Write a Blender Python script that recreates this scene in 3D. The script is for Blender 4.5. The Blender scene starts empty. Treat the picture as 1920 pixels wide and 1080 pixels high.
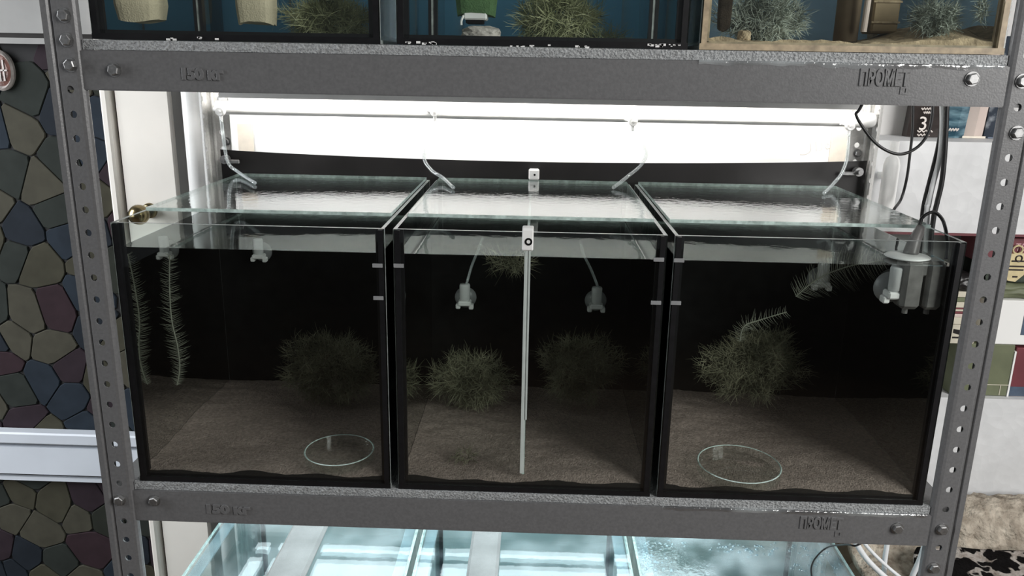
import bpy, math, random
from mathutils import Vector, Matrix, noise
random.seed(7)
sc = bpy.context.scene
COL = sc.collection

# ------------------------------------------------------------------ camera
CAM = Vector((0.001, -0.8434, 0.5417))
PITCH, YAW, ROLL, FPX = 0.2696, 0.0270, 0.0178, 1521.5
fwd = Vector((-math.sin(YAW)*math.cos(PITCH), math.cos(YAW)*math.cos(PITCH), -math.sin(PITCH)))
rt0 = Vector((math.cos(YAW), math.sin(YAW), 0)); up0 = rt0.cross(fwd)
rt = rt0*math.cos(ROLL) + up0*math.sin(ROLL)
up = -rt0*math.sin(ROLL) + up0*math.cos(ROLL)
cd = bpy.data.cameras.new('camera'); cam = bpy.data.objects.new('camera', cd); COL.objects.link(cam)
m3 = Matrix((rt, up, -fwd)).transposed()
cam.matrix_world = Matrix.Translation(CAM) @ m3.to_4x4()
cd.sensor_fit = 'HORIZONTAL'; cd.sensor_width = 36.0; cd.lens = FPX/1920*36; cd.clip_start = 0.02
sc.camera = cam

# ------------------------------------------------------------------ world, window light, added side fill, exposure
w = bpy.data.worlds.new('room_light'); sc.world = w; w.use_nodes = True
bg = w.node_tree.nodes['Background']; bg.inputs[0].default_value = (0.92, 0.96, 1.0, 1); bg.inputs[1].default_value = 0.085
def area(name, loc, target, sx, sy, power, color):
    d = bpy.data.lights.new(name, 'AREA'); d.shape = 'RECTANGLE'; d.size = sx; d.size_y = sy
    d.energy = power; d.color = color
    o = bpy.data.objects.new(name, d); COL.objects.link(o); o.location = loc
    o.rotation_euler = (Vector(target)-Vector(loc)).to_track_quat('-Z', 'Y').to_euler()
    return o
area('window_daylight', (1.65, -1.3, 1.05), (0.2, 0.2, 0.15), 1.0, 1.3, 51, (1.0, 0.985, 0.96))
area('side_fill', (-2.0, -0.18, 0.70), (-0.72, 0.62, 0.1), 0.8, 1.3, 40, (0.95, 0.975, 1.0))  # fill added to lift the left wall and door, no known window
sc.view_settings.view_transform = 'Standard'; sc.view_settings.look = 'None'
sc.view_settings.exposure = 0.0; sc.view_settings.gamma = 1.0
sc.view_settings.use_curve_mapping = False
sc.cycles.transparent_max_bounces = 40
sc.cycles.max_bounces = 10

# ------------------------------------------------------------------ pixel -> place
def ray(px, py): return fwd + rt*((px-960)/FPX) + up*((540-py)/FPX)
def atY(px, py, Y): d = ray(px, py); return CAM + d*((Y-CAM.y)/d.y)
def atZ(px, py, Z): d = ray(px, py); return CAM + d*((Z-CAM.z)/d.z)

# ------------------------------------------------------------------ materials
def srgb(r, g, b):
    f = lambda c: (c/255/12.92) if c/255 <= 0.04045 else ((c/255+0.055)/1.055)**2.4
    return (f(r), f(g), f(b))
def newmat(name):
    m = bpy.data.materials.new(name); m.use_nodes = True
    nt = m.node_tree; nt.nodes.clear()
    out = nt.nodes.new('ShaderNodeOutputMaterial')
    return m, nt, out
def coords(nt, scale, obj=True, scl3=None):
    tc = nt.nodes.new('ShaderNodeTexCoord'); mp = nt.nodes.new('ShaderNodeMapping')
    mp.inputs['Scale'].default_value = scl3 if scl3 else (scale,)*3
    nt.links.new(tc.outputs['Object'], mp.inputs[0]); return mp
def paint(name, col, rough=0.6, metal=0.0, var=0.12, scale=40, bump=0.0, bscale=None, spec=0.5, detail=4, scl3=None, col2=None, ramp=(0.3, 0.7), dist=0.002):
    m, nt, out = newmat(name); L = nt.links.new
    b = nt.nodes.new('ShaderNodeBsdfPrincipled')
    b.inputs['Roughness'].default_value = rough; b.inputs['Metallic'].default_value = metal
    b.inputs['Specular IOR Level'].default_value = spec
    mp = coords(nt, scale, scl3=scl3)
    n = nt.nodes.new('ShaderNodeTexNoise'); n.inputs['Scale'].default_value = 1; n.inputs['Detail'].default_value = detail
    L(mp.outputs[0], n.inputs['Vector'])
    r = nt.nodes.new('ShaderNodeValToRGB'); r.color_ramp.elements[0].position, r.color_ramp.elements[1].position = ramp
    c0 = tuple(c*(1-var) for c in col); c1 = col2 if col2 else tuple(min(1, c*(1+var)) for c in col)
    r.color_ramp.elements[0].color = (*c0, 1); r.color_ramp.elements[1].color = (*c1, 1)
    L(n.outputs[0], r.inputs[0]); L(r.outputs[0], b.inputs['Base Color'])
    if bump:
        mp2 = coords(nt, bscale or scale)
        n2 = nt.nodes.new('ShaderNodeTexNoise'); n2.inputs['Scale'].default_value = 1; n2.inputs['Detail'].default_value = detail
        L(mp2.outputs[0], n2.inputs['Vector'])
        bp = nt.nodes.new('ShaderNodeBump'); bp.inputs['Strength'].default_value = bump; bp.inputs['Distance'].default_value = dist
        L(n2.outputs[0], bp.inputs['Height']); L(bp.outputs[0], b.inputs['Normal'])
    L(b.outputs[0], out.inputs[0]); return m
def glassmat(name, tint=(0.965, 0.985, 0.975), f0=0.042, rough=0.012, bump=0.0, bscale=120, milk=0.0, voro=False, even=False):
    m, nt, out = newmat(name); L = nt.links.new
    lw = nt.nodes.new('ShaderNodeLayerWeight'); lw.inputs[0].default_value = 0.5
    pw = nt.nodes.new('ShaderNodeMath'); pw.operation = 'POWER'; pw.inputs[1].default_value = 5
    ml = nt.nodes.new('ShaderNodeMath'); ml.operation = 'MULTIPLY_ADD'; ml.inputs[1].default_value = 1-f0; ml.inputs[2].default_value = f0
    L(lw.outputs['Facing'], pw.inputs[0]); L(pw.outputs[0], ml.inputs[0])
    tr = nt.nodes.new('ShaderNodeBsdfTransparent'); tr.inputs[0].default_value = (*tint, 1)
    gl = nt.nodes.new('ShaderNodeBsdfGlossy'); gl.inputs['Roughness'].default_value = rough; gl.inputs[0].default_value = (0.97, 0.98, 0.98, 1)
    mix = nt.nodes.new('ShaderNodeMixShader'); L(ml.outputs[0], mix.inputs[0]); L(tr.outputs[0], mix.inputs[1]); L(gl.outputs[0], mix.inputs[2])
    last = mix
    if bump:
        mp = coords(nt, bscale)
        if voro:
            n2 = nt.nodes.new('ShaderNodeTexVoronoi'); n2.inputs['Scale'].default_value = 1; L(mp.outputs[0], n2.inputs['Vector']); src = n2.outputs['Distance']
        else:
            n2 = nt.nodes.new('ShaderNodeTexNoise'); n2.inputs['Scale'].default_value = 1; n2.inputs['Detail'].default_value = 3; L(mp.outputs[0], n2.inputs['Vector']); src = n2.outputs[0]
        bp = nt.nodes.new('ShaderNodeBump'); bp.inputs['Strength'].default_value = bump; bp.inputs['Distance'].default_value = 0.001
        L(src, bp.inputs['Height']); L(bp.outputs[0], gl.inputs['Normal'])
    if milk:
        df = nt.nodes.new('ShaderNodeBsdfDiffuse'); df.inputs[0].default_value = (0.8, 0.86, 0.88, 1)
        mp3 = coords(nt, 14); n3 = nt.nodes.new('ShaderNodeTexNoise'); n3.inputs['Scale'].default_value = 1; L(mp3.outputs[0], n3.inputs['Vector'])
        rr = nt.nodes.new('ShaderNodeMapRange'); rr.inputs[1].default_value = 0.42; rr.inputs[2].default_value = 0.68; rr.inputs[3].default_value = 0; rr.inputs[4].default_value = milk
        if even: rr.inputs[1].default_value = 0.0; rr.inputs[2].default_value = 0.05
        L(n3.outputs[0], rr.inputs[0])
        mx = nt.nodes.new('ShaderNodeMixShader'); L(rr.outputs[0], mx.inputs[0]); L(mix.outputs[0], mx.inputs[1]); L(df.outputs[0], mx.inputs[2]); last = mx
    L(last.outputs[0], out.inputs[0]); return m
def emitmat(name, col, strength):
    m, nt, out = newmat(name); e = nt.nodes.new('ShaderNodeEmission')
    e.inputs[0].default_value = (*col, 1); e.inputs[1].default_value = strength
    nt.links.new(e.outputs[0], out.inputs[0]); return m

M = {}
M['steel'] = paint('hammered_grey_enamel', (0.135, 0.135, 0.138), 0.36, 0.0, 0.10, 300, 0.10, 500)
M['steel_lit'] = paint('grey_enamel_lit', (0.52, 0.515, 0.50), 0.42, 0.0, 0.10, 300, 0.12, 500)  # rear posts: same grey enamel, lamp brightness put into the colour
M['zinc'] = paint('zinc_plated_steel', (0.30, 0.30, 0.30), 0.42, 0.9, 0.2, 200)
M['mat'] = paint('grey_granular_foam', (0.29, 0.30, 0.305), 0.5, 0, 0.4, 420, 0.9, 420, detail=3, dist=0.003)
M['glass'] = glassmat('clear_float_glass')
M['lidglass'] = glassmat('lid_glass_with_condensation', f0=0.055, bump=0.25, bscale=90)
M['lowlid'] = glassmat('fogged_lid_glass', tint=(0.93, 0.975, 0.98), f0=0.085, bump=0.05, bscale=60, milk=0.08)
M['lowlid_drops'] = glassmat('dripping_lid_glass', tint=(0.93, 0.975, 0.98), f0=0.07, bump=0.6, bscale=110, milk=0.22)
M['edge'] = paint('greenish_glass_edge', (0.42, 0.52, 0.49), 0.25, 0, 0.3, 160)
M['edge_dim'] = paint('dull_glass_edge', (0.30, 0.33, 0.32), 0.3, 0, 0.3, 160)
M['silicone'] = paint('black_silicone', (0.006, 0.006, 0.007), 0.35, 0, 0.3, 100)
M['silicone_tan'] = paint('algae_stained_silicone', (0.33, 0.26, 0.17), 0.5, 0, 0.35, 90)
M['black'] = paint('black_plastic_film', (0.012, 0.011, 0.011), 0.38, 0, 0.4, 12, 0.1, 20)
M['matblack'] = paint('matte_black', (0.005, 0.005, 0.005), 0.9, 0, 0.4, 60, spec=0.1)
M['watertop'] = glassmat('water_surface', tint=(0.93, 0.95, 0.95), f0=0.03, rough=0.02, bump=0.12, bscale=45)
m, nt, out = newmat('water_side_mirror'); b = nt.nodes.new('ShaderNodeBsdfGlossy'); b.inputs[0].default_value = (0.72, 0.73, 0.72, 1); b.inputs['Roughness'].default_value = 0.03
nt.links.new(b.outputs[0], out.inputs[0]); M['waterside'] = m
M['sand'] = paint('fine_grey_brown_sand', (0.225, 0.182, 0.160), 0.9, 0, 0.30, 260, 0.9, 500, spec=0.15, dist=0.003)
M['soil'] = paint('black_base_soil', (0.006, 0.006, 0.006), 0.8, 0, 0.9, 600, spec=0.3)
M['white'] = paint('white_plastic', (0.78, 0.78, 0.77), 0.35, 0, 0.05, 30)
M['whiteboard'] = paint('white_foam_board', (0.86, 0.855, 0.84), 0.7, 0, 0.03, 8)
M['cream'] = paint('cream_white_door_paint', (0.87, 0.83, 0.77), 0.5, 0, 0.05, 6, 0.1, 30)
M['greywhite'] = paint('grey_white_plaster', (0.30, 0.297, 0.29), 0.8, 0, 0.1, 10)
M['darkline'] = paint('dark_gap', (0.03, 0.026, 0.024), 0.7)
M['duct'] = paint('white_duct_cool_cast', (0.60, 0.64, 0.70), 0.4, 0, 0.04, 10)  # white plastic with the cool light cast put into its colour
M['plaster'] = paint('white_wall_paint', (0.62, 0.61, 0.60), 0.85, 0, 0.05, 5)
M['grout'] = paint('dark_joint', (0.007, 0.007, 0.008), 0.8)
M['tube'] = glassmat('clear_silicone_tube', f0=0.08, rough=0.05, milk=0.22, even=True)
M['cup'] = paint('milky_suction_cup', (0.24, 0.245, 0.25), 0.35, 0, 0.1, 60)
M['fitting'] = paint('pale_grey_plastic_fitting', (0.62, 0.63, 0.63), 0.35, 0, 0.06, 60)
M['cable'] = paint('black_cable_rubber', (0.012, 0.012, 0.013), 0.4)
M['wcable'] = paint('white_cable_sheath', (0.80, 0.82, 0.84), 0.4, 0, 0.05)
M['filter_grey'] = paint('grey_stained_filter_plastic', (0.15, 0.145, 0.14), 0.4, 0, 0.3, 60)
M['moss_dark'] = paint('dark_java_moss', (0.10, 0.105, 0.065), 0.8, 0, 0.5, 30, col2=(0.27, 0.265, 0.18), spec=0.2)
M['moss'] = paint('olive_moss', (0.25, 0.29, 0.12), 0.7, 0, 0.4, 30, col2=(0.75, 0.76, 0.48), spec=0.25)
M['moss_grey'] = paint('grey_green_moss', (0.18, 0.21, 0.17), 0.7, 0, 0.4, 30, col2=(0.55, 0.60, 0.52), spec=0.25)
M['fern'] = paint('pale_water_fern', (0.17, 0.18, 0.14), 0.6, 0, 0.3, 50)
M['sponge'] = paint('cream_filter_sponge', (0.62, 0.55, 0.40), 0.95, 0, 0.2, 22, 0.5, 600, spec=0.1)
M['sponge_green'] = paint('green_filter_sponge', (0.09, 0.17, 0.075), 0.95, 0, 0.3, 30, 0.6, 600, spec=0.1)
M['sponge_dark'] = paint('dark_brown_sponge', (0.035, 0.027, 0.02), 0.95, 0, 0.4, 60, 0.6, 600, spec=0.1)
M['sponge_pale'] = paint('grey_foam', (0.20, 0.20, 0.195), 0.95, 0, 0.15, 22, 0.5, 600, spec=0.1)
M['blueback'] = paint('blue_background_film', (0.16, 0.45, 0.72), 0.6, 0, 0.25, 5)
M['paleblue'] = paint('pale_blue_background_film', (0.30, 0.47, 0.64), 0.6, 0, 0.35, 9)
M['stone'] = paint('grey_stone', (0.40, 0.37, 0.34), 0.85, 0, 0.4, 60, 0.9, 80, dist=0.004)
M['mulm'] = paint('tan_detritus_sand', (0.42, 0.33, 0.22), 0.95, 0, 0.35, 120, 0.8, 300, spec=0.1)
M['brownplastic'] = paint('brown_stained_plastic', (0.16, 0.12, 0.08), 0.6, 0, 0.35, 25)
M['tanplastic'] = paint('tan_stained_plastic', (0.30, 0.22, 0.12), 0.6, 0, 0.3, 25)
M['brass'] = paint('aged_brass', (0.30, 0.24, 0.13), 0.25, 1.0, 0.3, 30)
M['maroon'] = paint('maroon_card', (0.16, 0.035, 0.045), 0.5, 0, 0.15, 20)
M['gold'] = paint('cream_gold_tag', (0.62, 0.52, 0.30), 0.4, 0, 0.15, 60)
M['olive'] = paint('olive_green_box_card', (0.14, 0.155, 0.09), 0.6, 0, 0.15, 25)
M['darkgreen'] = paint('dark_green_cloth', (0.055, 0.07, 0.055), 0.85, 0, 0.3, 25, 0.4, 60)
M['navy'] = paint('navy_print', (0.07, 0.10, 0.15), 0.5, 0, 0.2, 50)
M['paper'] = paint('cream_paper', (0.58, 0.54, 0.44), 0.8, 0, 0.15, 30)
M['pinkbeige'] = paint('pink_beige_card', (0.60, 0.50, 0.45), 0.6, 0, 0.06, 20)
M['teal'] = paint('teal_blue_print', (0.035, 0.13, 0.20), 0.35, 0, 0.5, 30, scl3=(20, 20, 90), col2=(0.30, 0.48, 0.55), ramp=(0.45, 0.8))
M['darkprint'] = paint('dark_brown_print', (0.028, 0.02, 0.018), 0.35, 0, 0.4, 40)
M['bluepattern'] = paint('blue_grey_pattern', (0.035, 0.055, 0.09), 0.5, 0, 0.4, 60, col2=(0.42, 0.46, 0.5), ramp=(0.5, 0.75))
M['ink'] = paint('pale_print_ink', (0.72, 0.66, 0.62), 0.5)
M['pinkink'] = paint('pink_print_ink', (0.65, 0.42, 0.44), 0.5)
M['redplaque'] = paint('brown_red_plaque', (0.16, 0.075, 0.06), 0.35, 0, 0.5, 60, 0.5, 200)
M['paleplaque'] = paint('pale_worn_rim', (0.42, 0.38, 0.36), 0.4, 0.2, 0.3, 60)
M['tape'] = paint('beige_masking_tape', (0.74, 0.67, 0.57), 0.6, 0, 0.08, 60)
M['pencil'] = paint('faint_pencil', (0.66, 0.63, 0.60), 0.8)
M['film'] = glassmat('loose_protective_film', tint=(0.9, 0.9, 0.9), f0=0.14, rough=0.12, bump=1.0, bscale=160, milk=0.3)
M['floor'] = paint('brown_floor', (0.10, 0.07, 0.05), 0.6, 0, 0.2, 12)
M['sofa'] = paint('brown_sofa_fabric', (0.17, 0.12, 0.08), 0.9, 0, 0.2, 60)
M['fur'] = paint('beige_fur_throw', (0.36, 0.30, 0.235), 0.95, 0, 0.35, 45, 1.0, 130, spec=0.1, col2=(0.60, 0.53, 0.44), dist=0.006)
M['assumed_led_cool'] = emitmat('assumed_led_diffuser', (0.80, 0.95, 1.0), 4.4)
M['board_fill'] = emitmat('board_fill_diffuser', (1.0, 0.975, 0.93), 32.0)
# embossed white wallpaper
def wallpaper(name, col):
    m, nt, out = newmat(name); L = nt.links.new
    b = nt.nodes.new('ShaderNodeBsdfPrincipled'); b.inputs['Roughness'].default_value = 0.55
    mp = coords(nt, 9)
    n = nt.nodes.new('ShaderNodeTexNoise'); n.inputs['Scale'].default_value = 1; n.inputs['Detail'].default_value = 6; n.inputs['Distortion'].default_value = 2.2
    L(mp.outputs[0], n.inputs['Vector'])
    r = nt.nodes.new('ShaderNodeValToRGB'); r.color_ramp.elements[0].position = 0.25; r.color_ramp.elements[1].position = 0.65
    r.color_ramp.elements[0].color = (*(c*0.86 for c in col), 1); r.color_ramp.elements[1].color = (*col, 1)
    L(n.outputs[0], r.inputs[0]); L(r.outputs[0], b.inputs['Base Color'])
    mp2 = coords(nt, 60); v = nt.nodes.new('ShaderNodeTexVoronoi'); v.inputs['Scale'].default_value = 1; L(mp2.outputs[0], v.inputs['Vector'])
    ad = nt.nodes.new('ShaderNodeMath'); ad.operation = 'MULTIPLY'; L(v.outputs['Distance'], ad.inputs[0]); L(n.outputs[0], ad.inputs[1])
    bp = nt.nodes.new('ShaderNodeBump'); bp.inputs['Strength'].default_value = 0.45; bp.inputs['Distance'].default_value = 0.003
    L(ad.outputs[0], bp.inputs['Height']); L(bp.outputs[0], b.inputs['Normal']); L(b.outputs[0], out.inputs[0]); return m
M['wallpaper'] = wallpaper('embossed_white_wallpaper', (0.72, 0.725, 0.735))
# mosaic stones: colour picked per stone
def stonemat():
    m, nt, out = newmat('printed_mosaic_stone'); L = nt.links.new
    b = nt.nodes.new('ShaderNodeBsdfPrincipled'); b.inputs['Roughness'].default_value = 0.8; b.inputs['Specular IOR Level'].default_value = 0.12
    oi = nt.nodes.new('ShaderNodeObjectInfo'); r = nt.nodes.new('ShaderNodeValToRGB'); r.color_ramp.interpolation = 'CONSTANT'
    cols = [(0.016, 0.026, 0.040), (0.050, 0.047, 0.029), (0.034, 0.017, 0.023), (0.023, 0.029, 0.025), (0.013, 0.019, 0.028), (0.060, 0.056, 0.038), (0.024, 0.028, 0.021), (0.028, 0.017, 0.024)]
    e = r.color_ramp.elements
    while len(e) < len(cols): e.new(0.5)
    cols = [tuple(0.72*v+0.28*sum(c)/3 for v in c) for c in cols]
    for i, c in enumerate(cols): e[i].position = i/len(cols); e[i].color = (*c, 1)
    L(oi.outputs['Random'], r.inputs[0])
    mp = coords(nt, 40); n = nt.nodes.new('ShaderNodeTexNoise'); n.inputs['Scale'].default_value = 1; L(mp.outputs[0], n.inputs['Vector'])
    mr = nt.nodes.new('ShaderNodeMapRange'); mr.inputs[3].default_value = 0.7; mr.inputs[4].default_value = 1.3; L(n.outputs[0], mr.inputs[0])
    mx = nt.nodes.new('ShaderNodeMix'); mx.data_type = 'RGBA'; mx.blend_type = 'MULTIPLY'; mx.inputs[0].default_value = 1
    L(r.outputs[0], mx.inputs[6]); L(mr.outputs[0], mx.inputs[7]); L(mx.outputs[2], b.inputs['Base Color'])
    L(b.outputs[0], out.inputs[0]); return m
M['mosaic'] = stonemat()
def leopard():
    m, nt, out = newmat('leopard_print_plush'); L = nt.links.new
    b = nt.nodes.new('ShaderNodeBsdfPrincipled'); b.inputs['Roughness'].default_value = 0.95; b.inputs['Specular IOR Level'].default_value = 0.1
    mp = coords(nt, 1); nz = nt.nodes.new('ShaderNodeTexNoise'); nz.inputs['Scale'].default_value = 26; nz.inputs['Detail'].default_value = 3; L(mp.outputs[0], nz.inputs['Vector'])
    mxv = nt.nodes.new('ShaderNodeMix'); mxv.data_type = 'RGBA'; mxv.blend_type = 'LINEAR_LIGHT'; mxv.inputs[0].default_value = 0.032
    L(mp.outputs[0], mxv.inputs[6]); L(nz.outputs['Color'], mxv.inputs[7])
    v = nt.nodes.new('ShaderNodeTexVoronoi'); v.inputs['Scale'].default_value = 31; v.inputs['Randomness'].default_value = 0.8; L(mxv.outputs[2], v.inputs['Vector'])
    r = nt.nodes.new('ShaderNodeValToRGB'); r.color_ramp.elements[0].position = 0.55; r.color_ramp.elements[1].position = 0.61
    r.color_ramp.elements[0].color = (0.012, 0.011, 0.012, 1); r.color_ramp.elements[1].color = (1, 1, 1, 1); L(v.outputs['Distance'], r.inputs[0])
    n2 = nt.nodes.new('ShaderNodeTexNoise'); n2.inputs['Scale'].default_value = 60; L(mp.outputs[0], n2.inputs['Vector'])
    r2 = nt.nodes.new('ShaderNodeValToRGB'); r2.color_ramp.elements[0].position = 0.3; r2.color_ramp.elements[1].position = 0.7
    r2.color_ramp.elements[0].color = (0.24, 0.20, 0.17, 1); r2.color_ramp.elements[1].color = (0.50, 0.46, 0.43, 1); L(n2.outputs[0], r2.inputs[0])
    mx = nt.nodes.new('ShaderNodeMix'); mx.data_type = 'RGBA'; mx.blend_type = 'MULTIPLY'; mx.inputs[0].default_value = 1
    L(r.outputs[0], mx.inputs[6]); L(r2.outputs[0], mx.inputs[7]); L(mx.outputs[2], b.inputs['Base Color'])
    n3 = nt.nodes.new('ShaderNodeTexNoise'); n3.inputs['Scale'].default_value = 220; L(mp.outputs[0], n3.inputs['Vector'])
    bp = nt.nodes.new('ShaderNodeBump'); bp.inputs['Strength'].default_value = 0.7; bp.inputs['Distance'].default_value = 0.004; L(n3.outputs[0], bp.inputs['Height']); L(bp.outputs[0], b.inputs['Normal'])
    L(b.outputs[0], out.inputs[0]); return m
M['leopard'] = leopard()

# ------------------------------------------------------------------ mesh helpers
class MB:
    def __init__(s): s.v = []; s.f = []; s.mi = []
    def add(s, vs, fs, mi=0):
        k = len(s.v); s.v += [Vector(v) for v in vs]; s.f += [tuple(i+k for i in f) for f in fs]; s.mi += [mi]*len(fs); return s
    def box(s, x0, x1, y0, y1, z0, z1, mi=0, mis=None):
        vs = [(x0,y0,z0),(x1,y0,z0),(x1,y1,z0),(x0,y1,z0),(x0,y0,z1),(x1,y0,z1),(x1,y1,z1),(x0,y1,z1)]
        fs = [(0,3,2,1),(4,5,6,7),(0,1,5,4),(2,3,7,6),(1,2,6,5),(3,0,4,7)]
        k = len(s.v); s.v += [Vector(v) for v in vs]; s.f += [tuple(i+k for i in f) for f in fs]
        s.mi += list(mis) if mis else [mi]*6; return s
    def bbox(s, x0, x1, y0, y1, z0, z1, r, mi=0):   # box with chamfered edges
        P = []
        for sx in (0, 1):
            for sy in (0, 1):
                for sz in (0, 1):
                    x = x1 if sx else x0; y = y1 if sy else y0; z = z1 if sz else z0
                    dx = -r if sx else r; dy = -r if sy else r; dz = -r if sz else r
                    P += [(x, y+dy, z+dz), (x+dx, y, z+dz), (x+dx, y+dy, z)]
        I = lambda sx, sy, sz, a: ((sx*2+sy)*2+sz)*3+a
        F = []
        for q in (0, 1):
            o = [(0,0),(1,0),(1,1),(0,1)]
            F.append([I(q, a, b, 0) for a, b in o]); F.append([I(a, q, b, 1) for a, b in o]); F.append([I(a, b, q, 2) for a, b in o])
        for a in (0, 1):
            for b in (0, 1):
                F.append([I(0,a,b,1), I(1,a,b,1), I(1,a,b,2), I(0,a,b,2)])
                F.append([I(a,0,b,0), I(a,1,b,0), I(a,1,b,2), I(a,0,b,2)])
                F.append([I(a,b,0,0), I(a,b,1,0), I(a,b,1,1), I(a,b,0,1)])
                for c in (0, 1): F.append([I(a,b,c,0), I(a,b,c,1), I(a,b,c,2)])
        s.add(P, F, mi); s.fix = True; return s
    def tube(s, pts, r, n=8, mi=0, smooth=6, cap=True, radii=None):
        pts = [Vector(p) for p in pts]
        if smooth > 1 and len(pts) > 2:
            q = []; R = []
            for i in range(len(pts)-1):
                a = pts[max(i-1, 0)]; b = pts[i]; c = pts[i+1]; d = pts[min(i+2, len(pts)-1)]
                for j in range(smooth):
                    t = j/smooth
                    q.append(0.5*((2*b)+(c-a)*t+(2*a-5*b+4*c-d)*t*t+(3*b-a-3*c+d)*t**3))
                    if radii: R.append(radii[i]*(1-t)+radii[i+1]*t)
            q.append(pts[-1]);
            if radii: R.append(radii[-1])
            pts = q; radii = R if radii else None
        k = len(s.v); prev = None
        for i, p in enumerate(pts):
            t = (pts[min(i+1, len(pts)-1)]-pts[max(i-1, 0)]).normalized()
            if prev is None:
                prev = t.orthogonal().normalized()
            prev = (prev - t*prev.dot(t))
            if prev.length < 1e-6: prev = t.orthogonal()
            prev.normalize(); bn = t.cross(prev)
            rr = radii[i] if radii else r
            for j in range(n):
                a = 2*math.pi*j/n; s.v.append(p+prev*(math.cos(a)*rr)+bn*(math.sin(a)*rr))
        for i in range(len(pts)-1):
            for j in range(n):
                s.f.append((k+i*n+j, k+i*n+(j+1) % n, k+(i+1)*n+(j+1) % n, k+(i+1)*n+j)); s.mi.append(mi)
        if cap:
            s.f.append(tuple(k+j for j in range(n-1, -1, -1))); s.mi.append(mi)
            s.f.append(tuple(k+(len(pts)-1)*n+j for j in range(n))); s.mi.append(mi)
        return s
    def cyl(s, a, b, r, n=16, mi=0, r2=None): return s.tube([a, b], r, n, mi, 1, True, [r, r if r2 is None else r2])
    def lathe(s, prof, center, axis='z', n=24, mi=0):   # prof: (radius, height) list
        k = len(s.v); c = Vector(center)
        for (r, h) in prof:
            for j in range(n):
                a = 2*math.pi*j/n
                p = {'z': Vector((r*math.cos(a), r*math.sin(a), h)), 'y': Vector((r*math.cos(a), h, r*math.sin(a))), 'x': Vector((h, r*math.cos(a), r*math.sin(a)))}[axis]
                s.v.append(c+p)
        for i in range(len(prof)-1):
            for j in range(n):
                s.f.append((k+i*n+j, k+i*n+(j+1) % n, k+(i+1)*n+(j+1) % n, k+(i+1)*n+j)); s.mi.append(mi)
        return s
    def mesh(s, name, mats, org, smooth=False, fix=False):
        me = bpy.data.meshes.new(name)
        me.from_pydata([tuple(v-org) for v in s.v], [], s.f)
        for mm in mats: me.materials.append(mm)
        if len(mats) > 1:
            for p, i in zip(me.polygons, s.mi): p.material_index = i
        if smooth:
            for p in me.polygons: p.use_smooth = True
        if fix or getattr(s, 'fix', False):
            import bmesh
            bm = bmesh.new(); bm.from_mesh(me); bmesh.ops.recalc_face_normals(bm, faces=bm.faces); bm.to_mesh(me); bm.free()
        me.update(); return me
ORG = {}
def thing(name, loc, label, cat, group=None):
    o = bpy.data.objects.new(name, None); COL.objects.link(o); o.location = loc; ORG[o] = Vector(loc)
    o.empty_display_size = 0.02
    o['label'] = label; o['category'] = cat
    if group: o['group'] = group
    return o
def part(name, mb, mats, parent, label=None, smooth=False, fix=False, kind=None):
    if not isinstance(mats, (list, tuple)): mats = [mats]
    org = ORG[parent]
    o = bpy.data.objects.new(name, mb.mesh(name, mats, org, smooth, fix)); COL.objects.link(o); o.parent = parent; ORG[o] = org
    if label: o['label'] = label
    if kind: o['kind'] = kind
    return o
def solo(name, mb, mats, label, cat, group=None, kind=None, smooth=False, fix=False):
    if not isinstance(mats, (list, tuple)): mats = [mats]
    xs = [v.x for v in mb.v]; ys = [v.y for v in mb.v]; zs = [v.z for v in mb.v]
    org = Vector(((min(xs)+max(xs))/2, (min(ys)+max(ys))/2, min(zs)))
    o = bpy.data.objects.new(name, mb.mesh(name, mats, org, smooth, fix)); COL.objects.link(o); o.location = org; ORG[o] = org
    if label: o['label'] = label
    if cat: o['category'] = cat
    if group: o['group'] = group
    if kind: o['kind'] = kind
    return o
def text_mb(txt, size, extrude, sx=1.0, bold=0.0):
    c = bpy.data.curves.new('lettering', 'FONT'); c.body = txt; c.size = size; c.extrude = extrude; c.align_x = 'LEFT'; c.resolution_u = 3; c.offset = bold; c.bevel_depth = 0.0005 if bold else 0.0; c.bevel_resolution = 1
    o = bpy.data.objects.new('lettering', c); COL.objects.link(o)
    dg = bpy.context.evaluated_depsgraph_get(); me = bpy.data.meshes.new_from_object(o.evaluated_get(dg))
    vs = [v.co.copy() for v in me.vertices]; fs = [tuple(p.vertices) for p in me.polygons]
    bpy.data.objects.remove(o); bpy.data.curves.remove(c); bpy.data.meshes.remove(me)
    return [Vector((v.x*sx, v.y, v.z)) for v in vs], fs
def text_on_front(txt, size, p, sx=1.0, extrude=0.0006, roll=0.0):   # lettering facing -Y, lower left at p
    vs, fs = text_mb(txt, size, extrude, sx); mb = MB(); cr, sr = math.cos(roll), math.sin(roll)
    mb.add([(p[0]+v.x*cr-v.y*sr, p[1]-v.z, p[2]+v.x*sr+v.y*cr) for v in vs], fs); return mb

FLOOR = -0.75
# ------------------------------------------------------------------ room shell
solo('floor', MB().box(-2.6, 2.9, -5.0, 0.64, FLOOR-0.04, FLOOR), M['floor'], 'brown floor under the shelving rack', None, kind='structure')
WY = 0.62
wall = solo('wall_back', MB().box(-1.6, 1.9, WY, WY+0.06, FLOOR, 1.7), M['plaster'], 'white painted wall behind the rack', None, kind='structure')
ORG[wall] = wall.location.copy()
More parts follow.
